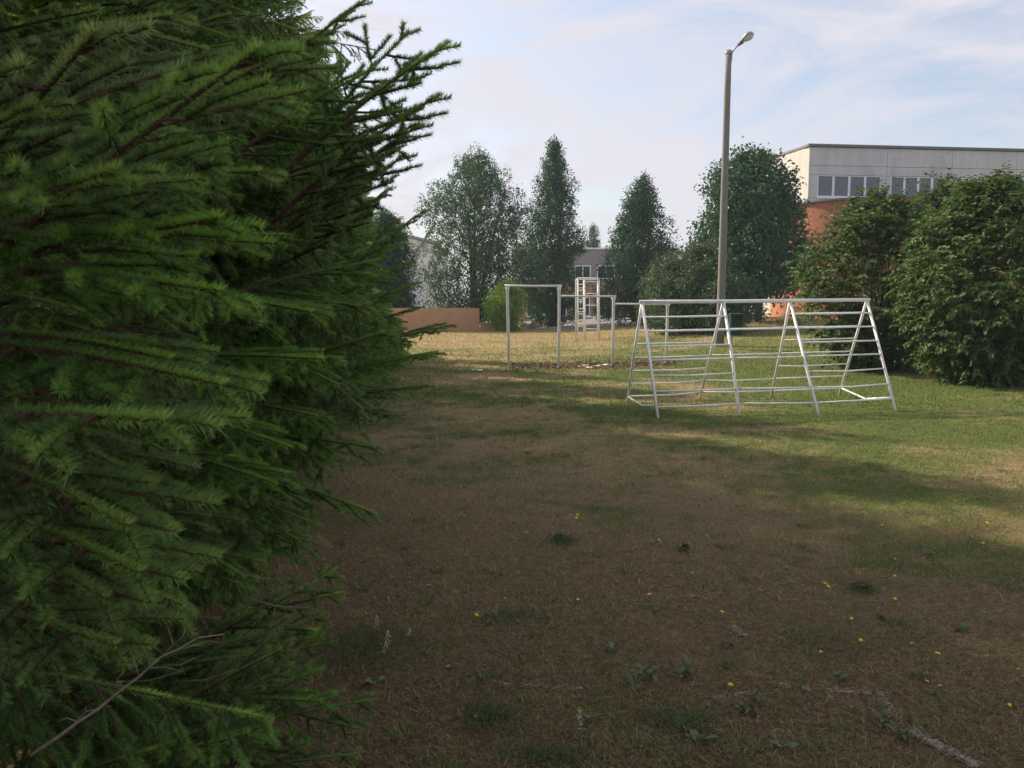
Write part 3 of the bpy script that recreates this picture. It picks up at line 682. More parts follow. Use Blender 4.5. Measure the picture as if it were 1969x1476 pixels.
# dead grey branch low at left and a bare twig higher up
def dead(root, pts, r0, twigs):
    g = G(); P = [at(*p) for p in pts]; g.tube(P, list(np.linspace(r0, r0*.25, len(P))), 6)
    for tw in twigs: g.tube([at(*p) for p in tw], list(np.linspace(r0*.35, r0*.12, len(tw))), 4)
    g.build('dead_branch', M['dead'], root)
dead(T1, [(60, 1452, 1.2), (118, 1412, 1.19), (150, 1388, 1.18), (190, 1362, 1.18), (228, 1330, 1.19), (268, 1300, 1.2), (310, 1262, 1.22), (345, 1247, 1.25), (380, 1226, 1.26), (432, 1219, 1.28)], .0030,
     [[(310, 1262, 1.22), (333, 1240, 1.22), (328, 1222, 1.21), (322, 1203, 1.2)], [(268, 1300, 1.2), (256, 1268, 1.19), (258, 1250, 1.19), (250, 1234, 1.18)], [(345, 1247, 1.25), (378, 1240, 1.26), (402, 1232, 1.27), (425, 1236, 1.28)],
      [(190, 1362, 1.18), (165, 1368, 1.17), (140, 1392, 1.16)], [(228, 1330, 1.19), (226, 1304, 1.18), (240, 1288, 1.17)], [(333, 1240, 1.22), (352, 1222, 1.22), (356, 1206, 1.22)], [(285, 1284, 1.2), (320, 1282, 1.2), (345, 1290, 1.2)], [(150, 1388, 1.18), (128, 1380, 1.17), (110, 1388, 1.16)]])
for k in range(14):
    bx, by, Yd = prng.uniform(60, 480), prng.uniform(1080, 1330), prng.uniform(1.5, 2.6); a = prng.uniform(-1.0, .5); L = prng.uniform(60, 150)
    dead(T1 if k % 2 else T2, [(bx, by, Yd), (bx+L*.5*math.cos(a), by+L*.5*math.sin(a)+8, Yd-.03), (bx+L*math.cos(a), by+L*math.sin(a), Yd-.05)], .002, [[(bx+L*.5*math.cos(a), by+L*.5*math.sin(a)+8, Yd-.03), (bx+L*.7*math.cos(a+.7), by+L*.7*math.sin(a+.7), Yd-.05)]])
dead(T2, [(470, 245, 3.2), (512, 205, 3.1), (553, 175, 3.0)], .006, [[(512, 205, 3.1), (516, 180, 3.1)], [(520, 198, 3.1), (545, 205, 3.1)], [(515, 222, 3.1), (550, 232, 3.1)]])

# ------------------------------------------------------------------ broadleaf trees
LW = [.30]
def leaf_tris(C, Nn, T_, size, fold, rng):
    """C centres, Nn normals, T_ stem directions -> folded leaf of four triangles"""
    n = len(C); T_ = T_/np.linalg.norm(T_, axis=1)[:, None]; Sx = np.cross(T_, Nn); Sx /= np.maximum(1e-6, np.linalg.norm(Sx, axis=1))[:, None]; Nn = np.cross(Sx, T_)
    s = size[:, None]; w = LW[0]
    V = np.empty((n, 4, 3)); V[:, 0] = C; V[:, 1] = C+T_*s*.45+Sx*s*w+Nn*s*fold; V[:, 2] = C+T_*s*.45-Sx*s*w+Nn*s*fold; V[:, 3] = C+T_*s*.97-Nn*s*fold*.8
    b = np.arange(n)*4; T = np.concatenate([np.stack([b, b+1, b+3], 1), np.stack([b, b+3, b+2], 1)])
    return V.reshape(-1, 3), T
def scatter(clumps, rng, per, size, upbias=.5, shell=.55):
    Cs, Ns, Ts = [], [], []
    for c, r in clumps:
        n = max(6, int(per*rng.uniform(.6, 1.3)*(r[0]*r[1]*r[2])**(2/3)))
        nt_ = max(3, n//11); dt = rng.normal(0, 1, (nt_, 3)); dt /= np.linalg.norm(dt, axis=1)[:, None]
        k_ = rng.integers(0, nt_, n); rt = (shell+(1.08-shell)*rng.random(nt_)**.7)
        d = dt[k_]; p = np.array(c)+d*rt[k_][:, None]*np.array(r)+rng.normal(0, 1, (n, 3))*size*np.array([.75, .75, .95])
        nn = d*.6+np.array([0, 0, upbias])+rng.normal(0, .45, (n, 3)); tt = d*.7+rng.normal(0, .6, (n, 3))+np.array([0, 0, -.35])
        Cs.append(p); Ns.append(nn); Ts.append(tt)
    C = np.concatenate(Cs); Nn = np.concatenate(Ns); T_ = np.concatenate(Ts); Nn /= np.linalg.norm(Nn, axis=1)[:, None]
    sz = size*rng.uniform(.65, 1.2, len(C)); return C, Nn, T_, sz
def broad_tree(name, label, cat, px, base_py, Y, top_py, prof, wpx, n_cl, cl_r, per, lsize, mat, seed, cbot=.18, trunk_r=.16, stems=1, ragged=.12, group=None, upz=1.0, cx_off=0.0, trunk=True, zbase=None):
    """prof: list of (height fraction, half-width fraction); wpx: full crown width in photo pixels"""
    rng = np.random.default_rng(seed)
    x = at(px, base_py, Y).x; z0 = float(hgt(x, Y)) if zbase is None else zbase
    H = at(px, top_py, Y).z-z0; Wd = wpx/F*Y/2
    root = thing(name, label, cat, (x, Y, z0), group)
    hs, ws = zip(*prof); clumps = []
    for k in range(n_cl):
        f = cbot+(1-cbot)*((k+rng.random())/n_cl)
        w = np.interp(f, hs, ws)*Wd
        a = rng.uniform(0, 2*math.pi); rr = w*math.sqrt(rng.uniform(.10, 1))*1.04
        cr = cl_r*rng.uniform(.6, 1.25)*min(1, .45+w/Wd)
        rr = max(0, rr-cr*.35)*(1+rng.uniform(-ragged, ragged))
        c = (x+cx_off*f+rr*math.cos(a), Y+rr*math.sin(a), z0+min(f*H, H-cr*.4))
        clumps.append((c, (cr, cr, cr*upz*rng.uniform(.8, 1.2))))
    # trunk and limbs
    if trunk:
        g = G(); topz = z0+H*.72
        for s in range(stems):
            lean = rng.normal(0, .05*stems, 2)
            P = [(x+lean[0]*H*.6*(k/6)**1.2, Y+lean[1]*H*.6*(k/6)**1.2, z0-.15+(topz-z0)*k/6) for k in range(7)]
            g.tube(P, [trunk_r/math.sqrt(stems)*(1.25-k/6*1.0) for k in range(7)], 8)
        g.build('trunk', M['bark'], root)
        g = G()
        for c, r in clumps[::3]:
            hz = max(z0+H*cbot*.6, c[2]-math.hypot(c[0]-x, c[1]-Y)*1.1-.4*r[2]); q = Vector((x+cx_off*.3, Y, min(hz, topz)))
            e = Vector(c); L_ = (e-q).length; j_ = Vector(rng.normal(0, .10*L_, 3)); mid = q.lerp(e, .5)+Vector((0, 0, -.14*L_))+j_; m0 = q.lerp(mid, .5)-j_*.4; m2 = mid.lerp(e, .5)-j_*.5; g.tube([q, m0, mid, m2, e], [trunk_r*.26, trunk_r*.19, trunk_r*.13, trunk_r*.08, trunk_r*.03], 5, 0, False)
        g.build('limbs', M['bark'], root)
    C, Nn, T_, sz = scatter(clumps, rng, per, lsize)
    # a few stray leaves in tufts past the outline
    V, T = leaf_tris(C, Nn, T_, sz, .12, rng)
    tone = np.clip(rng.normal(.45, .26, len(C)), 0, .96)
    o = link('crown', tri_mesh('crown', V-np.array([x, Y, z0]), T, [mat], None, np.repeat(tone, 4)), root); tag(o, kind='stuff')
    return root
broad_tree('leafy_tree', 'broad airy multi-stemmed tree with sky showing through, behind the low terracotta wall', 'tree', 912, 637, 52, 300,
           [(0, .3), (.15, .75), (.3, 1.0), (.5, 1.0), (.7, .90), (.85, .66), (1, .2)], 218, 300, .62, 430, .135, M['leaf_airy'], 21, .07, .26, 3, .14, upz=1.35)
broad_tree('leafy_tree', 'tallest narrow pointed tree between the broad airy tree and the grey school', 'tree', 1064, 632, 55, 272,
           [(0, .6), (.10, 1.0), (.35, 1.0), (.5, .85), (.7, .56), (.88, .30), (1, .06)], 140, 270, .58, 460, .14, M['leaf_dark'], 22, .05, .24, 1, .12, upz=1.35)
broad_tree('leafy_tree', 'conical dark tree behind the low spreading bush tree', 'tree', 1234, 622, 48, 345,
           [(0, .8), (.12, 1.0), (.35, 1.0), (.6, .68), (.85, .35), (1, .05)], 172, 290, .55, 460, .135, M['leaf_dark'], 23, .06, .24, 1, .14, upz=1.2)
broad_tree('chestnut_tree', 'dense round crowned tree beside the tall lamp post', 'tree', 1458, 612, 40, 303,
           [(0, .1), (.12, .6), (.3, .98), (.5, 1.0), (.7, .93), (.86, .68), (1, .15)], 215, 230, .58, 640, .20, M['leaf_chestnut'], 24, .21, .22, 2, .05, cx_off=-.75)
broad_tree('apple_tree', 'low spreading grey green bush tree in front of the round crowned tree', 'tree', 1341, 626, 36, 478,
           [(0, .8), (.2, 1.0), (.5, .92), (.75, .66), (1, .2)], 228, 260, .46, 900, .125, M['leaf_apple'], 25, .10, .13, 2, .12)
broad_tree('leafy_bush', 'bright green bush standing behind the tallest high bar', 'bush', 975, 640, 46.5, 548,
           [(0, .6), (.3, .85), (.6, 1.0), (.8, .75), (1, .3)], 80, 100, .36, 1000, .12, M['leaf_bright'], 26, .06, .06, 2, .1)
broad_tree('leafy_tree', 'dark tree at the far end of the spruces', 'tree', 742, 637, 50, 412,
           [(0, .4), (.15, .9), (.4, 1.0), (.7, .8), (1, .2)], 128, 240, .58, 700, .135, M['leaf_dark'], 27, .06, .2, 1, .12)
broad_tree('leafy_tree', 'small pointed treetop showing over the grey school roof', 'tree', 1140, 600, 105, 434,
           [(0, .9), (.3, .9), (.6, .6), (1, .05)], 52, 90, .8, 300, .2, M['leaf_dark'], 28, .1, .2, 1, .1)
broad_tree('standin_bush', 'small low bush added for sunlit wall gaps behind the green bin', 'bush', 1432, 628, 33, 592,
           [(0, .8), (.5, 1.0), (1, .4)], 50, 24, .2, 300, .06, M['leaf_apple'], 29, .2, .03, 2, .1)  # low bush added where sunlit wall shows through; it has no blossoms

def sprays(clumps, rng, axis, per, size):
    """arching twigs that carry drooping leaves in pairs"""
    C, Nn, T_ = [], [], []; Z = np.array([0, 0, 1.0])
    for c, r in clumps:
        c = np.array(c); n = max(3, int(per*rng.uniform(.7, 1.3)))
        for k in range(n):
            o = c-np.array([axis[0], axis[1], axis[2]]); o[2] *= .5; o = o/(np.linalg.norm(o)+1e-6)
            d = o*.8+rng.normal(0, .55, 3)+Z*.2; d /= np.linalg.norm(d); p = c+rng.normal(0, .45, 3)*np.array(r); m = rng.integers(3, 7); st = size*rng.uniform(.36, .55)
            for q in range(m):
                d = d-Z*.10+rng.normal(0, .05, 3); d /= np.linalg.norm(d); p = p+d*st; sd = np.cross(d, Z); sd /= np.linalg.norm(sd)+1e-6
                for s_ in (1, -1):
                    C.append(p); T_.append(d*.55+sd*s_*rng.uniform(.4, .9)-Z*rng.uniform(.1, .75)+rng.normal(0, .15, 3)); Nn.append(Z*.8+o*.4+sd*s_*.25+rng.normal(0, .28, 3))
    C = np.array(C); Nn = np.array(Nn); T_ = np.array(T_); Nn /= np.linalg.norm(Nn, axis=1)[:, None]
    return C, Nn, T_, size*rng.uniform(.6, 1.15, len(C))
def shrub(label, px, py, Y, top_py, wpx, prof, n_cl, cl_r, per, lsize, seed, nbig=290):
    rng = np.random.default_rng(seed); x = at(px, py, Y).x; z0 = float(hgt(x, Y)); H = at(px, top_py, Y).z-z0; Wd = wpx/F*Y/2
    root = thing('tall_shrub', label, 'shrub', (x, Y, z0), 'tall shrubs at the right edge of the lawn')
    hs, ws = zip(*prof); clumps = []
    for k in range(n_cl):
        f = .03+.97*((k+rng.random())/n_cl); w = np.interp(f, hs, ws)*Wd; a = rng.uniform(0, 2*math.pi)
        rr = w*math.sqrt(rng.uniform(.12, 1)); cr = cl_r*rng.uniform(.6, 1.3); rr = max(0, rr-cr*.5)
        clumps.append(((x+rr*math.cos(a), Y+rr*.85*math.sin(a), z0+min(f*H, H-cr*.3)+.1), (cr, cr, cr*.9)))
    for k in range(26):                                # upright sprigs along the top
        a = rng.uniform(0, 2*math.pi); f = rng.uniform(.7, .95); w = np.interp(f, hs, ws)*Wd*rng.uniform(.2, .95); top = z0+f*H+rng.uniform(-.1, .15)
        clumps.append(((x+w*math.cos(a), Y+w*.85*math.sin(a), top), (.10, .10, .30)))
    g = G()
    for c, r in clumps[::3]:
        q = Vector((x+rng.normal(0, .16*Wd), Y+rng.normal(.2, .16*Wd), z0-.1)); e = Vector(c); mid = q.lerp(e, .5)+Vector((0, 0, .25)); g.tube([q, mid, e], [.016, .011, .004], 5, 0, False)
    g.build('stems', M['bark'], root)
    C, Nn, T_, sz = sprays(clumps, rng, (x, Y, z0+H*.35), per, lsize)
    tone = np.clip(rng.normal(.42, .2, len(C)), 0, .93); yel = rng.random(len(C)) < .012; tone[yel] = 1.0
    # the leaves that show largest are parts of their own
    cam_d = -(C-np.array([0, 0, EYE])); dist = np.linalg.norm(cam_d, axis=1)
    out = C-np.array([x, Y, z0+H*.45]); out /= np.linalg.norm(out, axis=1)[:, None]
    facing = np.abs(np.sum(Nn*cam_d, 1)/dist)*sz/dist
    score = facing*(np.sum(out*cam_d, 1)/dist > .55)*(np.linalg.norm((C-np.array([x, Y, z0+H*.45]))/np.array([Wd, Wd, H*.5]), axis=1) > .8)
    big = np.argsort(-score)[:nbig]; rest = np.setdiff1d(np.arange(len(C)), big)
    V, T = leaf_tris(C[rest], Nn[rest], T_[rest], sz[rest], .12, rng)
    o = link('foliage', tri_mesh('foliage', V-np.array([x, Y, z0]), T, [M['leaf_shrub']], None, np.repeat(tone[rest], 4)), root); tag(o, kind='stuff')
    protos = []
    for tn in (.3, .45, .6, .75):
        Lv = np.array([(0,0,0), (.22,.20,.05), (.22,-.20,.05), (.55,.27,.07), (.55,-.27,.07), (.45,0,.0), (.82,.12,0), (.82,-.12,0), (1.0,0,-.10)], float)
        Lt = np.array([(0,5,1),(0,2,5),(1,5,3),(2,4,5),(3,5,6),(4,7,5),(6,5,8),(7,8,5)]); protos.append(tri_mesh('leaf', Lv, Lt, [M['leaf_shrub']], None, np.full(9, tn)))
    for i in big:
        t = Vector(T_[i]).normalized(); s = t.cross(Vector(Nn[i])).normalized(); nn = s.cross(t)
        o = link('leaf', protos[int(rng.integers(4))], root); c = Vector(C[i])-LOC[root.name]
        o.matrix_basis = Matrix.Translation(c) @ Matrix((t, s, nn)).transposed().to_4x4() @ Matrix.Scale(float(sz[i])*1.05, 4)
    return root
PR = [(0, .35), (.12, .66), (.3, .96), (.45, 1.0), (.62, .92), (.78, .75), (.9, .52), (1, .2)]
shrub('tall dark green shrub partly hiding the round brick tower', 1684, 690, 20.5, 396, 330, PR, 320, .36, 10, .120, 41)
shrub('biggest leafy shrub at the right edge with long arching sprays', 1905, 728, 17.0, 368, 372, PR, 330, .34, 11, .120, 42)
shrub('tall shrub behind the other two, its top below the grey windows', 1815, 690, 22.5, 368, 290, PR, 220, .40, 10, .120, 43, 120)

# ------------------------------------------------------------------ lamp post and bin
def build_lamp():
    p = gnd(1384, 665); Y = p.y
    b = thing('street_lamp', 'tall grey lamp post with a single egg shaped lamp head', 'street lamp', p)
    top = at(1401, 97, Y); rb, rt = 16/2/F*Y, 11.5/2/F*Y
    g = G(); P = [p.lerp(top, k/8)+Vector((0, 0, -.2 if k == 0 else 0)) for k in range(9)]
    g.tube(P, list(np.linspace(rb, rt, 9)), 16); g.build('pole', M['pole'], b)
    g = G(); k = top-Vector((0, 0, .12)); g.tube([k, k+Vector((0, 0, .08))], rt*1.12, 16); g.build('band', M['lamp_metal'], b)
    a0 = at(1407, 103, Y-.05); a1 = at(1409.5, 97, Y-.1); a2 = at(1420, 85.5, Y-.35)
    g = G(); g.tube([at(1406, 118, Y), a0, a1, a2], .028, 8); g.build('arm', M['lamp_metal'], b)
    tip = at(1447.5, 63, Y-.75); d = (tip-a2).normalized(); L = (tip-a2).length
    side = d.cross(Vector((0, 0, 1))).normalized(); up = side.cross(d)
    def head(g, prof, sc_up, sc_dn, n=16):
        V = []
        for t, r in prof:
            for j in range(n):
                a = 2*math.pi*j/n; q = math.sin(a); V.append(a2+d*(t*L)+side*(math.cos(a)*r*L)+up*(q*r*L*(sc_up if q > 0 else sc_dn)))
        k_ = len(prof); g.add(V, [(i*n+j, i*n+(j+1) % n, (i+1)*n+(j+1) % n, (i+1)*n+j) for i in range(k_-1) for j in range(n)]+[tuple(range(n-1, -1, -1)), tuple((k_-1)*n+j for j in range(n))], 0, True)
    g = G(); head(g, [(-.02, .07), (.0, .10), (.16, .10), (.18, .13), (.24, .13)], 1, 1); g.build('collar', M['roof'], b)
    g = G(); head(g, [(.241, .14), (.35, .19), (.5, .25), (.68, .30), (.82, .30), (.93, .23), (1.0, .10)], .75, .35); g.build('lamp_head', M['lamp_metal'], b)
    g = G(); head(g, [(.36, .06), (.45, .17), (.6, .24), (.78, .26), (.9, .18), (.95, .06)], .2, .85); g.build('lens', M['lamp_lens'], b)
build_lamp()
def build_bin():
    p = gnd(1406, 672); Y = p.y
    b = thing('litter_bin', 'dark green litter bin on a thin post beside the lamp post', 'bin', p)
    s = Y/F; w = 24*s; x0, x1 = at(1399, 640, Y).x, at(1424, 640, Y).x; z0, z1 = at(1400, 644, Y).z, at(1400, 604, Y).z; dp = w*.75
    g = G(); g.tube([p-Vector((0, 0, .1)), (p.x, p.y, z1-.1)], .03, 8); g.build('post', M['steel'], b)
    yf = Y-dp-.03; yb = Y-.033
    # body with rounded front corners, closed all round
    def ring(z, inset=0.0):
        r = .07; pts = []
        for cx, cy, a0 in ((x1-r, yf+r, -90), (x1-r, yb-r, 0), (x0+r, yb-r, 90), (x0+r, yf+r, 180)):
            for k in range(5):
                a = R(a0+90*k/4); pts.append((cx+(r-inset)*math.cos(a), cy+(r-inset)*math.sin(a), z))
        return pts
    g = G(); A = [ring(z0, .015), ring(z0+.03), ring(z1-.22), ring(z1-.02)]; n = len(A[0])
    V = [q for rr in A for q in rr]; g.add(V, [(i*n+j, i*n+(j+1) % n, (i+1)*n+(j+1) % n, (i+1)*n+j) for i in range(3) for j in range(n)]+[tuple(range(n-1, -1, -1)), tuple(3*n+j for j in range(n))], 0)
    g.build('body', M['bin_green'], b)
    g = G(); A = [ring(z1-.018, -.02), ring(z1+.02, -.02), ring(z1+.035, .02)]; V = [q for rr in A for q in rr]
    g.add(V, [(i*n+j, i*n+(j+1) % n, (i+1)*n+(j+1) % n, (i+1)*n+j) for i in range(2) for j in range(n)]+[tuple(range(n-1, -1, -1)), tuple(2*n+j for j in range(n))]); g.build('lid', M['bin_green'], b)
    xa, xb = x0+.33*(x1-x0), x1-.03; za, zb = z1-.19, z1-.05
    g = G(); g.box((xa, yf-.004, za), (xb, yf+.05, zb)); g.build('opening_shade', M['bin_shade'], b)  # near-black box paints the shade inside the closed body
    g = G(); t = .014
    g.box((xa-t, yf-.018, za-t), (xb+t, yf+.004, za)); g.box((xa-t, yf-.018, zb), (xb+t, yf+.004, zb+t)); g.box((xa-t, yf-.017, za+.001), (xa, yf+.004, zb-.001)); g.box((xb, yf-.017, za+.001), (xb+t, yf+.004, zb-.001))
    g.build('opening_rim', M['bin_green'], b)
build_bin()

# ------------------------------------------------------------------ high bars
def build_high_bars():
    spec = [(979, 708, 975.5, 549, 21.7), (1074.5, 707, 1075.5, 549, 21.8), (1178, 702, 1180, 569, 22.2), (1281, 697, 1284, 584, 22.6)]
    F0 = []; T0 = []
    for fx, fy, tx, ty, Y in spec: F0.append(at(fx, fy, Y)); T0.append(at(tx, ty, Y))
    c = (F0[0]+F0[3])/2
    b = thing('high_bars', 'row of three white painted high bars stepping down over wood chips', 'high bars', (c.x, c.y, 0))
    for f, t in zip(F0, T0):
        g = G(); d = (t-f); k = f-d.normalized()*.25
        g.tube([k, f+d*.5, t-d*.09, t-d*.05, t-d*.008], [.037, .037, .037, .046, .06], 14); g.build('post', M['grey_paint'], b)
        g = G(); q = f+Vector((0, 0, .02)); g.tube([q-Vector((0, 0, .1)), q+Vector((0, 0, .02))], .043, 12); g.build('post_foot', M['roof'], b)
    ends = [(T0[0], T0[1]), (None, T0[2]), (None, T0[3])]
    def bar(a, c_, r):
        g = G(); e = (c_-a).normalized(); m_ = (a+c_)/2+Vector((0, 0, -.008)); g.tube([a-e*.07, m_, c_+e*.07], r, 12); g.build('bar', M['white_paint'], b)
    bar(T0[0], T0[1], .028)
    for i in (1, 2):
        h = T0[i+1].z; f, t = F0[i], T0[i]; s = (h-f.z)/(t.z-f.z); q = f.lerp(t, s); bar(q+(T0[i+1]-q).normalized()*.10, T0[i+1], .026)
build_high_bars()

# ------------------------------------------------------------------ A-shaped climbing frame
def build_aframe():
    zf = lambda p: p
    ff = [gnd(1265, 803), gnd(1422, 797), gnd(1574, 798), gnd(1722, 790)]
    bf = [gnd(1206, 774), gnd(1346, 766), gnd(1482, 765), gnd(1614, 760)]
    tp = [at(x, y, (a.y+c.y)/2) for (x, y), a, c in zip(((1235, 580), (1384, 579.5), (1525, 578), (1667, 576)), ff, bf)]
    # keep the top bar straight
    for i in (1, 2): tp[i].z = tp[0].z+(tp[3].z-tp[0].z)*i/3; tp[i].y = tp[0].y+(tp[3].y-tp[0].y)*i/3
    c = sum(ff+bf, Vector())/8
    b = thing('climbing_frame', 'white A-shaped metal climbing frame with horizontal rungs on the grass', 'climbing frame', (c.x, c.y, 0))
    e = (tp[3]-tp[0]).normalized(); g = G(); g.tube([tp[0]-e*.04, tp[0].lerp(tp[3], .35)+Vector((0, 0, -.006)), tp[3]+e*.05], .029, 14); g.build('top_bar', M['white_paint'], b)
    random.seed(8)
    for L in (ff, bf):
        for f, t in zip(L, tp):
            d = (f-t).normalized(); g = G(); mid = t.lerp(f, .5)+Vector((random.uniform(-.008, .008), 0, 0)); g.tube([t+d*.03, mid, f+d*.12], .0225, 12); g.build('leg', M['white_paint'], b)
    fr = {0: [.142, .269, .400, .522, .651, .785, .912], 1: [.140, .272, .400, .535, .667, .80, .932]}
    for s, L in ((0, ff), (1, bf)):
        for bay in range(3):
            for k in range(7):
                if bay == 1 and k in (0, 2, 4): continue
                q0 = tp[bay].lerp(L[bay], fr[s][k]+(.0 if bay == 0 else -.006*bay)); q1 = tp[bay+1].lerp(L[bay+1], fr[s][k]-.006*(bay+1))
                m1 = q0.lerp(q1, random.uniform(.3, .7))+Vector((0, random.uniform(-.03, .03)*(k > 3), random.uniform(-.022, .006)*(1 if k > 3 else .3)))
                dd = (q1-q0).normalized(); g = G(); g.tube([q0+dd*.012, m1, q1-dd*.012], .0125, 8); g.build('rung', M['white_paint'], b)
    # bent braces closing both ends near the ground
    q = tp[0].lerp(bf[0], .935); r_ = tp[0].lerp(ff[0], .903); g = G(); g.tube([q, at(1234, 779, (q.y*.4+r_.y*.6)), r_], .0135, 8); g.build('end_brace', M['white_paint'], b)
    q = tp[3].lerp(bf[3], .917); r_ = tp[3].lerp(ff[3], .885); g = G(); g.tube([q, at(1664, 766.5, q.y*.35+r_.y*.65), r_], .0135, 8); g.build('end_brace', M['white_paint'], b)
build_aframe()

# ------------------------------------------------------------------ tall ladder frame far on the lawn
def build_ladder_frame():
    p = gnd(1130, 654); Y = p.y; A = lambda px, py, dy=0: at(px, py, Y+dy)
    b = thing('ladder_frame', 'tall white metal ladder frame with rounded top on the far grass', 'climbing frame', (p.x, p.y, p.z))
    rr = .036
    def arch(pts, r=rr):
        g = G(); g.tube(pts, r, 10); return g.build('frame_tube', M['white_paint'], b)
    def rounded(xl, xr, top, bot, dy):
        c = 7; P = [A(xl, bot, dy)-Vector((0, 0, .1)), A(xl, top+c, dy)]
        for k in range(1, 6): a = R(90*k/6); P.append(A(xl+c*(1-math.cos(a)), top+c*(1-math.sin(a)), dy))
        P.append(A(xl+c, top, dy)); P.append(A(xr-c, top, dy))
        for k in range(1, 6): a = R(90*k/6); P.append(A(xr-c+c*math.sin(a), top+c*(1-math.cos(a)), dy))
        P += [A(xr, top+c, dy), A(xr, bot, dy)-Vector((0, 0, .1))]; return P
    arch(rounded(1107.5, 1152, 534.5, 654, 0))
    arch([A(1125.5, 653, .0)-Vector((0, 0, .1)), A(1124, 535, 0)])
    arch([A(1111.5, 652, 1.0)-Vector((0, 0, .1)), A(1111.5, 537, 1.0)], .03); arch([A(1122.5, 652, 1.0)-Vector((0, 0, .1)), A(1122.5, 537, 1.0)], .03)
    arch([A(1149.5, 651.5, 1.0)-Vector((0, 0, .1)), A(1149.5, 537, 1.0)], .03); arch([A(1111.5, 536.5, 1.0), A(1149.5, 536.5, 1.0)], .03)
    for x in (1111, 1150): arch([A(x, 535, 0), A(x, 536.5, 1.0)], .03)
    def rung(a, c, r=.02):
        g = G(); g.tube([a, c], r, 8); g.build('rung', M['white_paint'], b)
    for y in (541, 564, 586.5, 609, 632, 641): rung(A(1125.5, y), A(1152, y+.3))
    for y in (553, 576, 599.5, 622, 641.5): rung(A(1107.5, y), A(1125, y))
    for y in (546.5, 558, 568.5, 580, 593, 603.5, 615, 627): rung(A(1111.5, y, 1.0), A(1122.5, y, 1.0), .022)
build_ladder_frame()

# ------------------------------------------------------------------ wood chips, scraps
def chips():
    rng = np.random.default_rng(9); n = 5200; P = []
    while len(P) < n:
        px = rng.uniform(975, 1300); py = 705+rng.normal(0, 4.2)-(px-980)/300*6
        d = ray(px, py); Y = None
        q = gnd(px, py); P.append((q.x, q.y)) if len(P) < 900 else None
        if len(P) >= 900: break
    P = np.array(P); k = rng.integers(0, len(P), n); XY = P[k]+rng.normal(0, .16, (n, 2)); Z = hgt(XY[:, 0], XY[:, 1])+rng.uniform(.004, .03, n)
    C = np.stack([XY[:, 0], XY[:, 1], Z], 1); Nn = rng.normal(0, .45, (n, 3))+np.array([0, 0, 1.]); Nn /= np.linalg.norm(Nn, axis=1)[:, None]
    T_ = rng.normal(0, 1, (n, 3))*np.array([1, 1, .25]); V, T = leaf_tris(C, Nn, T_, rng.uniform(.03, .085, n), .1, rng)
    tone = np.clip(rng.beta(1.6, 2.6, n), 0, 1); o = link('wood_chips', tri_mesh('wood_chips', V, T, [M['chips']], None, np.repeat(tone, 4))); tag(o, kind='stuff')
chips()
def scraps(name, label, cat, pix, mat, sz, seed):
    rng = random.Random(seed); g = G(); c = gnd(*pix[0])
    for px, py in pix:
        p = gnd(px, py)+Vector((0, 0, .025)); n = 7; a0 = rng.random()*6; top = []; bot = []
        for k in range(n):
            a = a0+2*math.pi*k/n; r = sz*rng.uniform(.5, 1.2); q = p+Vector((math.cos(a)*r*1.5, math.sin(a)*r, rng.uniform(-.008, .03))); top.append(q); bot.append(q-Vector((0, 0, .012)))
        g.add(top+bot, [tuple(range(n)), tuple(range(2*n-1, n-1, -1))]+[(k, k+n, (k+1) % n+n, (k+1) % n) for k in range(n)])
    o = g.build(name, mat); tag(o, label, cat); return o
scraps('pale_scrap', 'pale yellowish torn scraps lying in wood chips near the third post', 'debris', [(1126, 704), (1137, 706), (1147, 706), (1158, 704), (1165, 703), (1118, 706), (1133, 708)], M['pale_scrap'], .085, 2)
scraps('paper_scrap', 'white paper scrap on the grass left of the high bars', 'litter', [(912, 713), (922, 713.5)], M['paper'], .06, 3)
scraps('paper_scrap', 'small pale scrap beside the foot of the first bar post', 'litter', [(997, 709)], M['paper'], .05, 4)

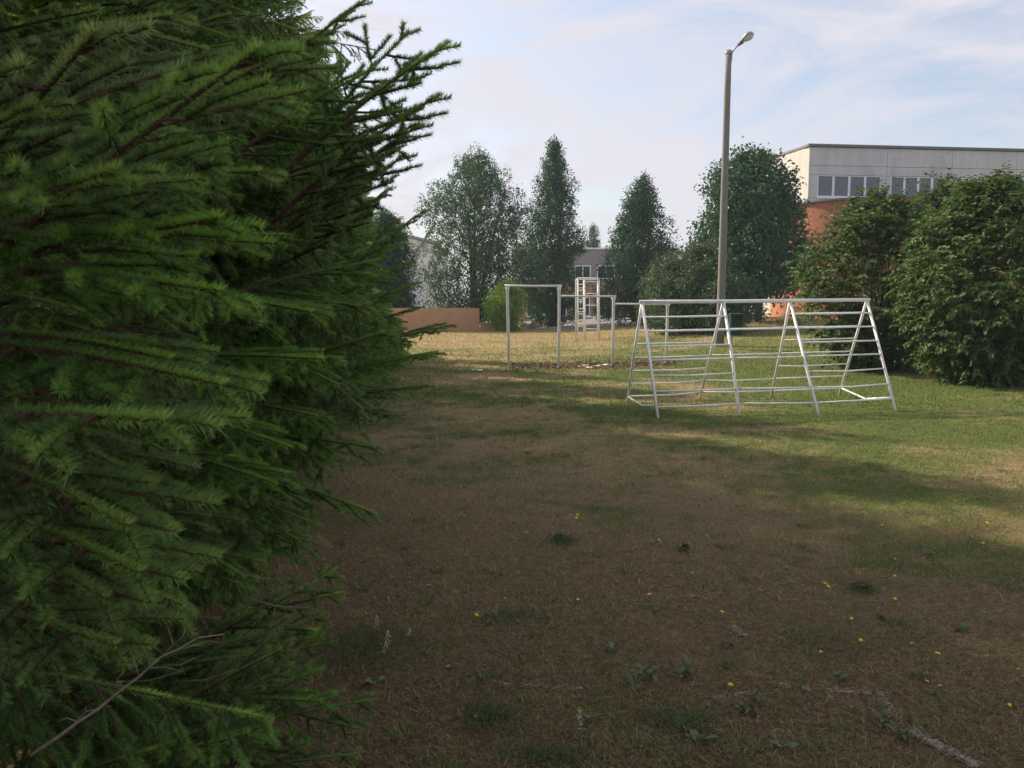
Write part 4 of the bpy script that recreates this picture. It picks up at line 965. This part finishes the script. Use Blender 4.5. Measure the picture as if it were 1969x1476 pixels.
# ------------------------------------------------------------------ lawn blades
def lawn():
    rng = np.random.default_rng(77); Vs, Ts, A = [], [], []; off = 0
    def in_view(x, y, m=.35):
        return (np.abs(x)-m < .64*y+m)
    for y0, y1, dens, hl, wd, flat in ((1.9, 4.2, 11000, .025, .0017, .60), (4.2, 7.5, 4600, .030, .0028, .52), (7.5, 13, 1600, .036, .005, .42), (13, 24, 380, .055, .011, .35), (24, 47, 90, .065, .024, .3)):
        xa, xb = -min(4.5, .64*y1+.5), .64*y1+.7
        n = int((xb-xa)*(y1-y0)*dens); x = rng.uniform(xa, xb, n); y = rng.uniform(y0, y1, n)
        k = in_view(x, y) & (x > -2.6-.1*y)
        if y0 > 23: k &= (x < 15-.0*y)
        x, y = x[k], y[k]; n = len(x); z = hgt(x, y)
        fl = rng.random(n) < flat; tilt = np.where(fl, rng.uniform(R(55), R(86), n), rng.uniform(R(5), R(50), n)); az = rng.uniform(0, 2*math.pi, n)
        le = hl*rng.gamma(5, .2, n)*np.where(fl, 1.25, .8)
        d = np.stack([np.sin(tilt)*np.cos(az), np.sin(tilt)*np.sin(az), np.cos(tilt)], 1)
        s = np.stack([-np.sin(az), np.cos(az), np.zeros(n)], 1)
        az2 = az+rng.normal(0, .7, n); t2 = np.minimum(tilt+rng.uniform(.1, .6, n), R(98)); d2 = np.stack([np.sin(t2)*np.cos(az2), np.sin(t2)*np.sin(az2), np.cos(t2)], 1)
        b = np.stack([x, y, z+.002+np.where(fl, rng.uniform(0, .012, n), 0)], 1); wv = s*(wd*rng.uniform(.5, 1.2, n)/2)[:, None]
        V = np.empty((n, 5, 3)); V[:, 0] = b-wv; V[:, 1] = b+wv; m = b+d*(le*.5)[:, None]; V[:, 2] = m-wv*.8; V[:, 3] = m+wv*.8; V[:, 4] = m+d2*(le*.5)[:, None]
        V[:, :, 2] = np.maximum(V[:, :, 2], z[:, None]+.002)
        i = np.arange(n)*5+off
        Ts.append(np.concatenate([np.stack([i, i+1, i+3], 1), np.stack([i, i+3, i+2], 1), np.stack([i+2, i+3, i+4], 1)])); Vs.append(V.reshape(-1, 3)); off += 5*n
        A.append(np.repeat(np.clip(rng.normal(.45, .25, n)+.15*fl, 0, 1), 5))
    V = np.concatenate(Vs); T = np.concatenate(Ts); print('lawn tris', len(T))
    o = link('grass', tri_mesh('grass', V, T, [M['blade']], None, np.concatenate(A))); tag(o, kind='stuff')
lawn()

# ------------------------------------------------------------------ faded chalk lines: whitened blades
def chalk():
    m, t, b = newmat('faded_white_line'); g_ = N(t, 'ShaderNodeNewGeometry'); n = N(t, 'ShaderNodeTexNoise', i_Scale=40.0); t.links.new(g_.outputs['Position'], n.inputs['Vector'])
    t.links.new(ramp(t, n.outputs[0], [(.35, (.20, .155, .11)), (.7, (.46, .40, .34))]).outputs[0], b.inputs['Base Color']); b.inputs['Roughness'].default_value = .95
    rng = np.random.default_rng(4); Vs, Ts, off = [], [], 0
    for (a, c, dens) in (((795, 1188), (1110, 1165), 300), ((1110, 1165), (1420, 1142), 200), ((1320, 1145), (1372, 1155), 500), ((1405, 1205), (1432, 1225), 1800), ((1385, 1088), (1402, 1096), 900), ((960, 1316), (1130, 1328), 450),
                       ((1370, 1345), (1440, 1332), 500), ((1540, 1326), (1690, 1336), 900), ((1690, 1332), (1725, 1385), 900), ((1745, 1405), (1880, 1476), 2600), ((1500, 1318), (1520, 1322), 1500), ((1180, 1092), (1320, 1088), 150), ((1440, 1140), (1520, 1120), 160)):
        p, q = gnd(*a), gnd(*c); L = (q-p).length; nn = int(dens*L*(1.5 if dens > 2000 else .8)); u = rng.random(nn); keep = rng.random(nn) < (.35+.65*(np.sin(u*L*23)*np.sin(u*L*57+1) > -.2)); u = u[keep]; nn = len(u)
        d = np.array((q-p)/L); s = np.array([-d[1], d[0], 0]); B = np.array(p)+d*(u*L)[:, None]+s*rng.normal(0, .012, nn)[:, None]; B[:, 2] = hgt(B[:, 0], B[:, 1])+rng.uniform(.004, .012, nn)
        az = rng.uniform(0, 6.28, nn); dr = np.stack([np.cos(az), np.sin(az), rng.uniform(-.1, .1, nn)], 1)*rng.uniform(.006, .018, nn)[:, None]; wv = np.stack([-np.sin(az), np.cos(az), 0*az], 1)*.0028
        V = np.stack([B-wv, B+wv, B+dr], 1); Vs.append(V.reshape(-1, 3)); Ts.append(np.arange(3*nn).reshape(-1, 3)+off); off += 3*nn
    o = link('line_marking', tri_mesh('line_marking', np.concatenate(Vs), np.concatenate(Ts), [m])); tag(o, kind='stuff')
chalk()

# ------------------------------------------------------------------ weeds and flowers
def leaf_proto(name, L, w, jag, curl, tone):
    V = []; n = 6
    for k in range(n+1):
        t = k/n; ww = w*math.sin(math.pi*min(1, .12+.88*t)**1.1)*(1 if k % 2 == 0 or not jag else 1-jag); z = L*(curl[0]*t-curl[1]*t*t)
        V += [(L*t, ww, z+ww*.35), (L*t, 0, z), (L*t, -ww, z+ww*.35)]
    T = []
    for k in range(n):
        a = 3*k
        for c in (0, 1): T += [(a+c, a+3+c, a+4+c), (a+c, a+4+c, a+1+c)]
    return tri_mesh(name, np.array(V), np.array(T), [M['weed']], None, np.full(len(V), tone), True)
LP = [leaf_proto('leaf', .11, .014, .5, (.55, .5), .4), leaf_proto('leaf', .10, .020, .0, (.35, .45), .65), leaf_proto('leaf', .13, .016, .45, (.8, .8), .3), leaf_proto('leaf', .07, .018, 0, (.5, .3), .55)]
def rosette(px, py, size, n, kinds, label, seed, flat=.0):
    rng = random.Random(seed); p = gnd(px, py)
    r = thing('weed_plant', label, 'weed', p, 'weeds growing in the dry lawn')
    for k in range(n):
        o = link('leaf', LP[rng.choice(kinds)], r); s = .52*size*rng.uniform(.45, 1.25)
        o.rotation_euler = (rng.uniform(-.3, .3), rng.uniform(-.8, .15)*(1-flat), rng.uniform(0, 2*math.pi)); o.scale = (s, s, s); o.location = (rng.uniform(-.02, .02)*size, rng.uniform(-.02, .02)*size, .006)
for i, (px, py, s, n, kd, lb) in enumerate((
    (1135, 1388, 1.0, 9, (1,), 'pale grey green leaf rosette beside the cream flower spike at the bottom'),
    (1240, 1308, 1.5, 10, (0, 2), 'large jagged leaf weed, left of the pair in the lower middle'),
    (1325, 1303, 1.5, 10, (0, 2), 'large jagged leaf weed, right of the pair in the lower middle'),
    (1180, 1250, 1.0, 9, (1, 3), 'clump of small pale leaves above the large jagged weeds'),
    (1215, 1325, 1.1, 7, (0, 1), 'small weed tucked beside the large jagged leaf weed'),
    (945, 1192, 1.2, 7, (2,), 'upright broad leaf weed beside a yellow flower by the faint line'),
    (930, 1305, 1.0, 8, (2, 3), 'dark upright weed left of the lower middle, in brown grass'),
    (1080, 1038, 1.5, 16, (3, 1), 'dense round dark green tuft alone in the brown grass'),
    (1658, 1132, 1.1, 16, (3,), 'dense bright green tuft among yellow flowers at right'),
    (1320, 1058, 1.7, 12, (3, 1), 'dark low green tuft right of the dense round tuft'),
    (1405, 1245, 1.1, 9, (0, 3), 'low green weed next to the short white line mark'),
    (1690, 1392, 1.2, 9, (0,), 'thin star shaped weed beside the diagonal white line'),
    (1735, 1420, 1.2, 8, (2, 0), 'upright weed at the end of the bright diagonal white line'),
    (1440, 1370, 1.3, 11, (3, 2), 'dark bushy weed left of the broken white line corner'),
    (1340, 1425, 1.1, 8, (1, 3), 'small rosette near the bottom edge, in the middle'),
    (720, 1316, .9, 8, (1, 3), 'grey green rosette at the edge of the spruce boughs'),
    (1610, 1310, 1.2, 6, (2,), 'narrow upright weed just above the broken white line'),
    (1770, 1305, 1.1, 9, (0, 3), 'low weed between the yellow flowers at lower right'),
    (1450, 1345, 1.0, 8, (0,), 'small jagged weed on the broken white line'),
    (1840, 1215, 1.3, 10, (3, 0), 'spreading green weed near the right edge'),
    (1690, 1190, 1.1, 9, (3,), 'low green weed below the dense bright tuft'),
    (1780, 1070, 1.2, 10, (3,), 'small round green tuft at right above the yellow flowers'),
    (1425, 1112, 1.0, 9, (3,), 'small green tuft by the faint upper line'),
    (1500, 1440, 1.1, 8, (0, 1), 'ragged weed at the bottom edge left of the diagonal line'))):
    rosette(px, py, s, n, kd, lb, 100+i)

def flower_mesh():
    g = G(); n = 12; V = [(0, 0, .006)]
    for k in range(n): a = 2*math.pi*k/n; V.append((.015*math.cos(a), .015*math.sin(a), .008 if k % 2 else .002))
    for k in range(n): a = 2*math.pi*(k+.5)/n; V.append((.007*math.cos(a), .007*math.sin(a), .012))
    Fc = []
    for k in range(n): Fc += [(1+k, 1+(k+1) % n, 13+k), (13+k, 1+(k+1) % n, 13+(k+1) % n), (0, 1+(k+1) % n, 1+k)]
    g.add(V, Fc+[tuple(13+k for k in range(n))], 0); g.tube([(0.004, 0, -.055), (.001, .002, -.02), (0, 0, .004)], .0014, 5, 1); me = g.build('dandelion_flower', [M['yellow'], M['stem']])
    d = me.data; bpy.data.objects.remove(me); return d
FM = flower_mesh()
yel = [(728, 1013), (787, 1000), (945, 1035), (1012, 1031), (1110, 999), (1108, 1006), (1267, 1046), (972, 1161), (916, 1196), (1111, 1165), (1248, 1155), (1331, 1112), (1387, 1184), (1404, 1333), (1577, 1272), (1636, 1206), (1654, 1248), (1592, 1138), (1585, 1131), (1721, 1082), (1720, 1122), (1720, 1161), (1753, 1248), (1802, 1275), (1781, 1325), (1807, 1333), (1940, 1373), (1957, 1298), (1898, 1016), (1695, 1016), (1890, 1051), (1240, 917), (1395, 923),
       (1052, 790), (1045, 784), (960, 783), (880, 860), (813, 850), (1125, 855), (1131, 858), (1140, 857), (1185, 888), (1100, 883), (936, 893), (1011, 870), (990, 873), (1230, 820), (1228, 813), (1280, 815), (1312, 803), (1420, 812), (1325, 812), (1505, 800), (1640, 830), (1250, 800), (1210, 828), (975, 855), (1300, 858)]
rng = random.Random(6)
for i, (px, py) in enumerate(yel):
    p = gnd(px, py); s = rng.uniform(.5, .8); o = link('dandelion_flower', FM); h = rng.uniform(.02, .045)
    o.location = p+Vector((0, 0, h)); o.rotation_euler = (rng.uniform(-.1, .7), rng.uniform(-.4, .4), rng.uniform(0, 6)); o.scale = (s,)*3
    tag(o, {(916, 1196): 'yellow dandelion at the left foot of the upright broad leaf weed', (972, 1161): 'yellow dandelion just above the upright broad leaf weed', (1012, 1031): 'yellow dandelion left of the dense round dark green tuft',
            (1267, 1046): 'yellow dandelion beside the dark low green tuft', (1577, 1272): 'yellow dandelion above the narrow upright weed', (1404, 1333): 'yellow dandelion on the broken white line left of its corner',
            (1957, 1298): 'yellow dandelion nearest the right edge of the photo'}.get((px, py), 'small yellow dandelion flower standing in the lawn'), 'flower', 'yellow flowers dotted over the lawn')
def spike(px, py, h, label, seed):
    rng = np.random.default_rng(seed); p = gnd(px, py); r = thing('flower_spike', label, 'flower', p)
    top = p+Vector((rng.uniform(-.02, .02), 0, h)); g = G(); g.tube([p, p.lerp(top, .6)+Vector((.004, 0, 0)), top], .0015, 5); g.build('stem', M['stem'], r)
    g = G()
    for k in range(34):
        u = rng.uniform(.55, 1.02); c = p.lerp(top, u)+Vector(rng.normal(0, .013*(1.25-u), 3)); s = .0032
        V = [c+Vector(v)*s for v in ((1,0,0),(-1,0,0),(0,1,0),(0,-1,0),(0,0,1),(0,0,-1))]; g.add(V, [(0,2,4),(2,1,4),(1,3,4),(3,0,4),(2,0,5),(1,2,5),(3,1,5),(0,3,5)])
    g.build('blossom', M['blossom'], r)
spike(1114, 1432, .14, 'cream flower spike beside the pale rosette at the bottom', 1)
spike(728, 1240, .15, 'tallest cream flower spike in the green patch by the spruces', 2)
spike(752, 1262, .12, 'cream flower spike on the right of the green patch', 3)
spike(735, 1272, .09, 'short cream flower spike low in the green patch', 4)
spike(784, 1236, .07, 'cream flower spike standing just outside the green patch', 5)

# soft green patches of low herbs
def patch(poly, n, h, seed):
    rng = np.random.default_rng(seed); (px, py, rx, ry) = poly; c = gnd(px, py); e = gnd(px+rx, py); f = gnd(px, py-ry); ax, ay = (e-c).length, (f-c).length
    a = rng.normal(0, .5, (n, 2)); x = c.x+a[:, 0]*ax; y = c.y+a[:, 1]*ay; z = hgt(x, y)
    C = np.stack([x, y, z+rng.random(n)*h*np.exp(-np.sum(a*a, 1))], 1); Nn = rng.normal(0, .5, (n, 3))+np.array([0, 0, .8]); T_ = rng.normal(0, .7, (n, 3))+np.array([0, 0, .8]); return C, Nn/np.linalg.norm(Nn, axis=1)[:, None], T_
Cs = [patch((700, 1255, 130, 55), 2600, .05, 1), patch((945, 1385, 60, 30), 900, .04, 2), patch((1000, 1190, 70, 18), 500, .03, 3), patch((1840, 1000, 75, 22), 900, .04, 4), patch((1080, 1042, 24, 10), 500, .06, 5), patch((1660, 1135, 24, 9), 500, .05, 6), (patch((1300, 1390, 120, 25), 500, .03, 7)), patch((1600, 1240, 110, 30), 600, .03, 8), patch((1060, 1460, 100, 20), 700, .04, 9)]
C = np.concatenate([c[0] for c in Cs]); Nn = np.concatenate([c[1] for c in Cs]); T_ = np.concatenate([c[2] for c in Cs]); rg = np.random.default_rng(3)
LW[0] = .13
V, T = leaf_tris(C, Nn, T_, rg.uniform(.010, .026, len(C)), .1, rg); o = link('ground_cover', tri_mesh('ground_cover', V, T, [M['weed']], None, np.repeat(np.clip(rg.normal(.6, .2, len(C)), 0, 1), 4))); tag(o, kind='stuff')

# small dry leaves blown over the lawn
def litter():
    rng = np.random.default_rng(31); n = 420; y = 2.2+14*rng.random(n)**1.4; x = rng.uniform(-1.3, .64, n)*1.0*y*np.where(rng.random(n) < .0, 1, 1); x = np.where(x < -.26*y-.5, x+.5*y, x)
    C = np.stack([x, y, hgt(x, y)+rng.uniform(.008, .022, n)], 1); Nn = rng.normal(0, .4, (n, 3))+np.array([0, 0, 1.]); Nn /= np.linalg.norm(Nn, axis=1)[:, None]; LW[0] = .3
    V, T = leaf_tris(C, Nn, rng.normal(0, 1, (n, 3))*np.array([1, 1, .2]), rng.uniform(.012, .034, n), .15, rng)
    o = link('fallen_leaves', tri_mesh('fallen_leaves', V, T, [M['chips']], None, np.repeat(np.clip(rng.beta(1.5, 1.8, n), 0, 1), 4))); tag(o, kind='stuff')
litter()

# tufts of greener grass standing in the worn turf
def tufts():
    rng = np.random.default_rng(55); Vs, Ts, A, off = [], [], [], 0
    for k in range(950):
        y = 2.3+13*rng.random()**1.5; x = rng.uniform(-.20*y-.1, .66*y+.3); n = int(rng.integers(18, 60)); r = rng.uniform(.02, .075)*(1+.05*y)
        px = x+rng.normal(0, r, n); py = y+rng.normal(0, r, n); z = hgt(px, py); az = np.arctan2(py-y, px-x)+rng.normal(0, .8, n); ti = rng.uniform(.15, 1.25, n); le = rng.uniform(.018, .055)*rng.uniform(.6, 1.2, n)
        wd = .0011*(1+.16*y); d = np.stack([np.sin(ti)*np.cos(az), np.sin(ti)*np.sin(az), np.cos(ti)], 1); t2 = np.minimum(ti+.5, 1.6); d2 = np.stack([np.sin(t2)*np.cos(az), np.sin(t2)*np.sin(az), np.cos(t2)], 1)
        sd = np.stack([-np.sin(az), np.cos(az), 0*az], 1)*wd; b = np.stack([px, py, z+.001], 1); m = b+d*(le*.55)[:, None]
        V = np.stack([b-sd, b+sd, m-sd*.8, m+sd*.8, m+d2*(le*.5)[:, None]], 1); i = np.arange(n)*5+off
        Ts.append(np.concatenate([np.stack([i, i+1, i+3], 1), np.stack([i, i+3, i+2], 1), np.stack([i+2, i+3, i+4], 1)])); Vs.append(V.reshape(-1, 3)); off += 5*n
        A.append(np.repeat(np.clip(rng.normal(rng.uniform(.2, .6), .2, n), 0, 1), 5))
    o = link('grass_tufts', tri_mesh('grass_tufts', np.concatenate(Vs), np.concatenate(Ts), [M['tuft']], None, np.concatenate(A))); tag(o, kind='stuff')
tufts()
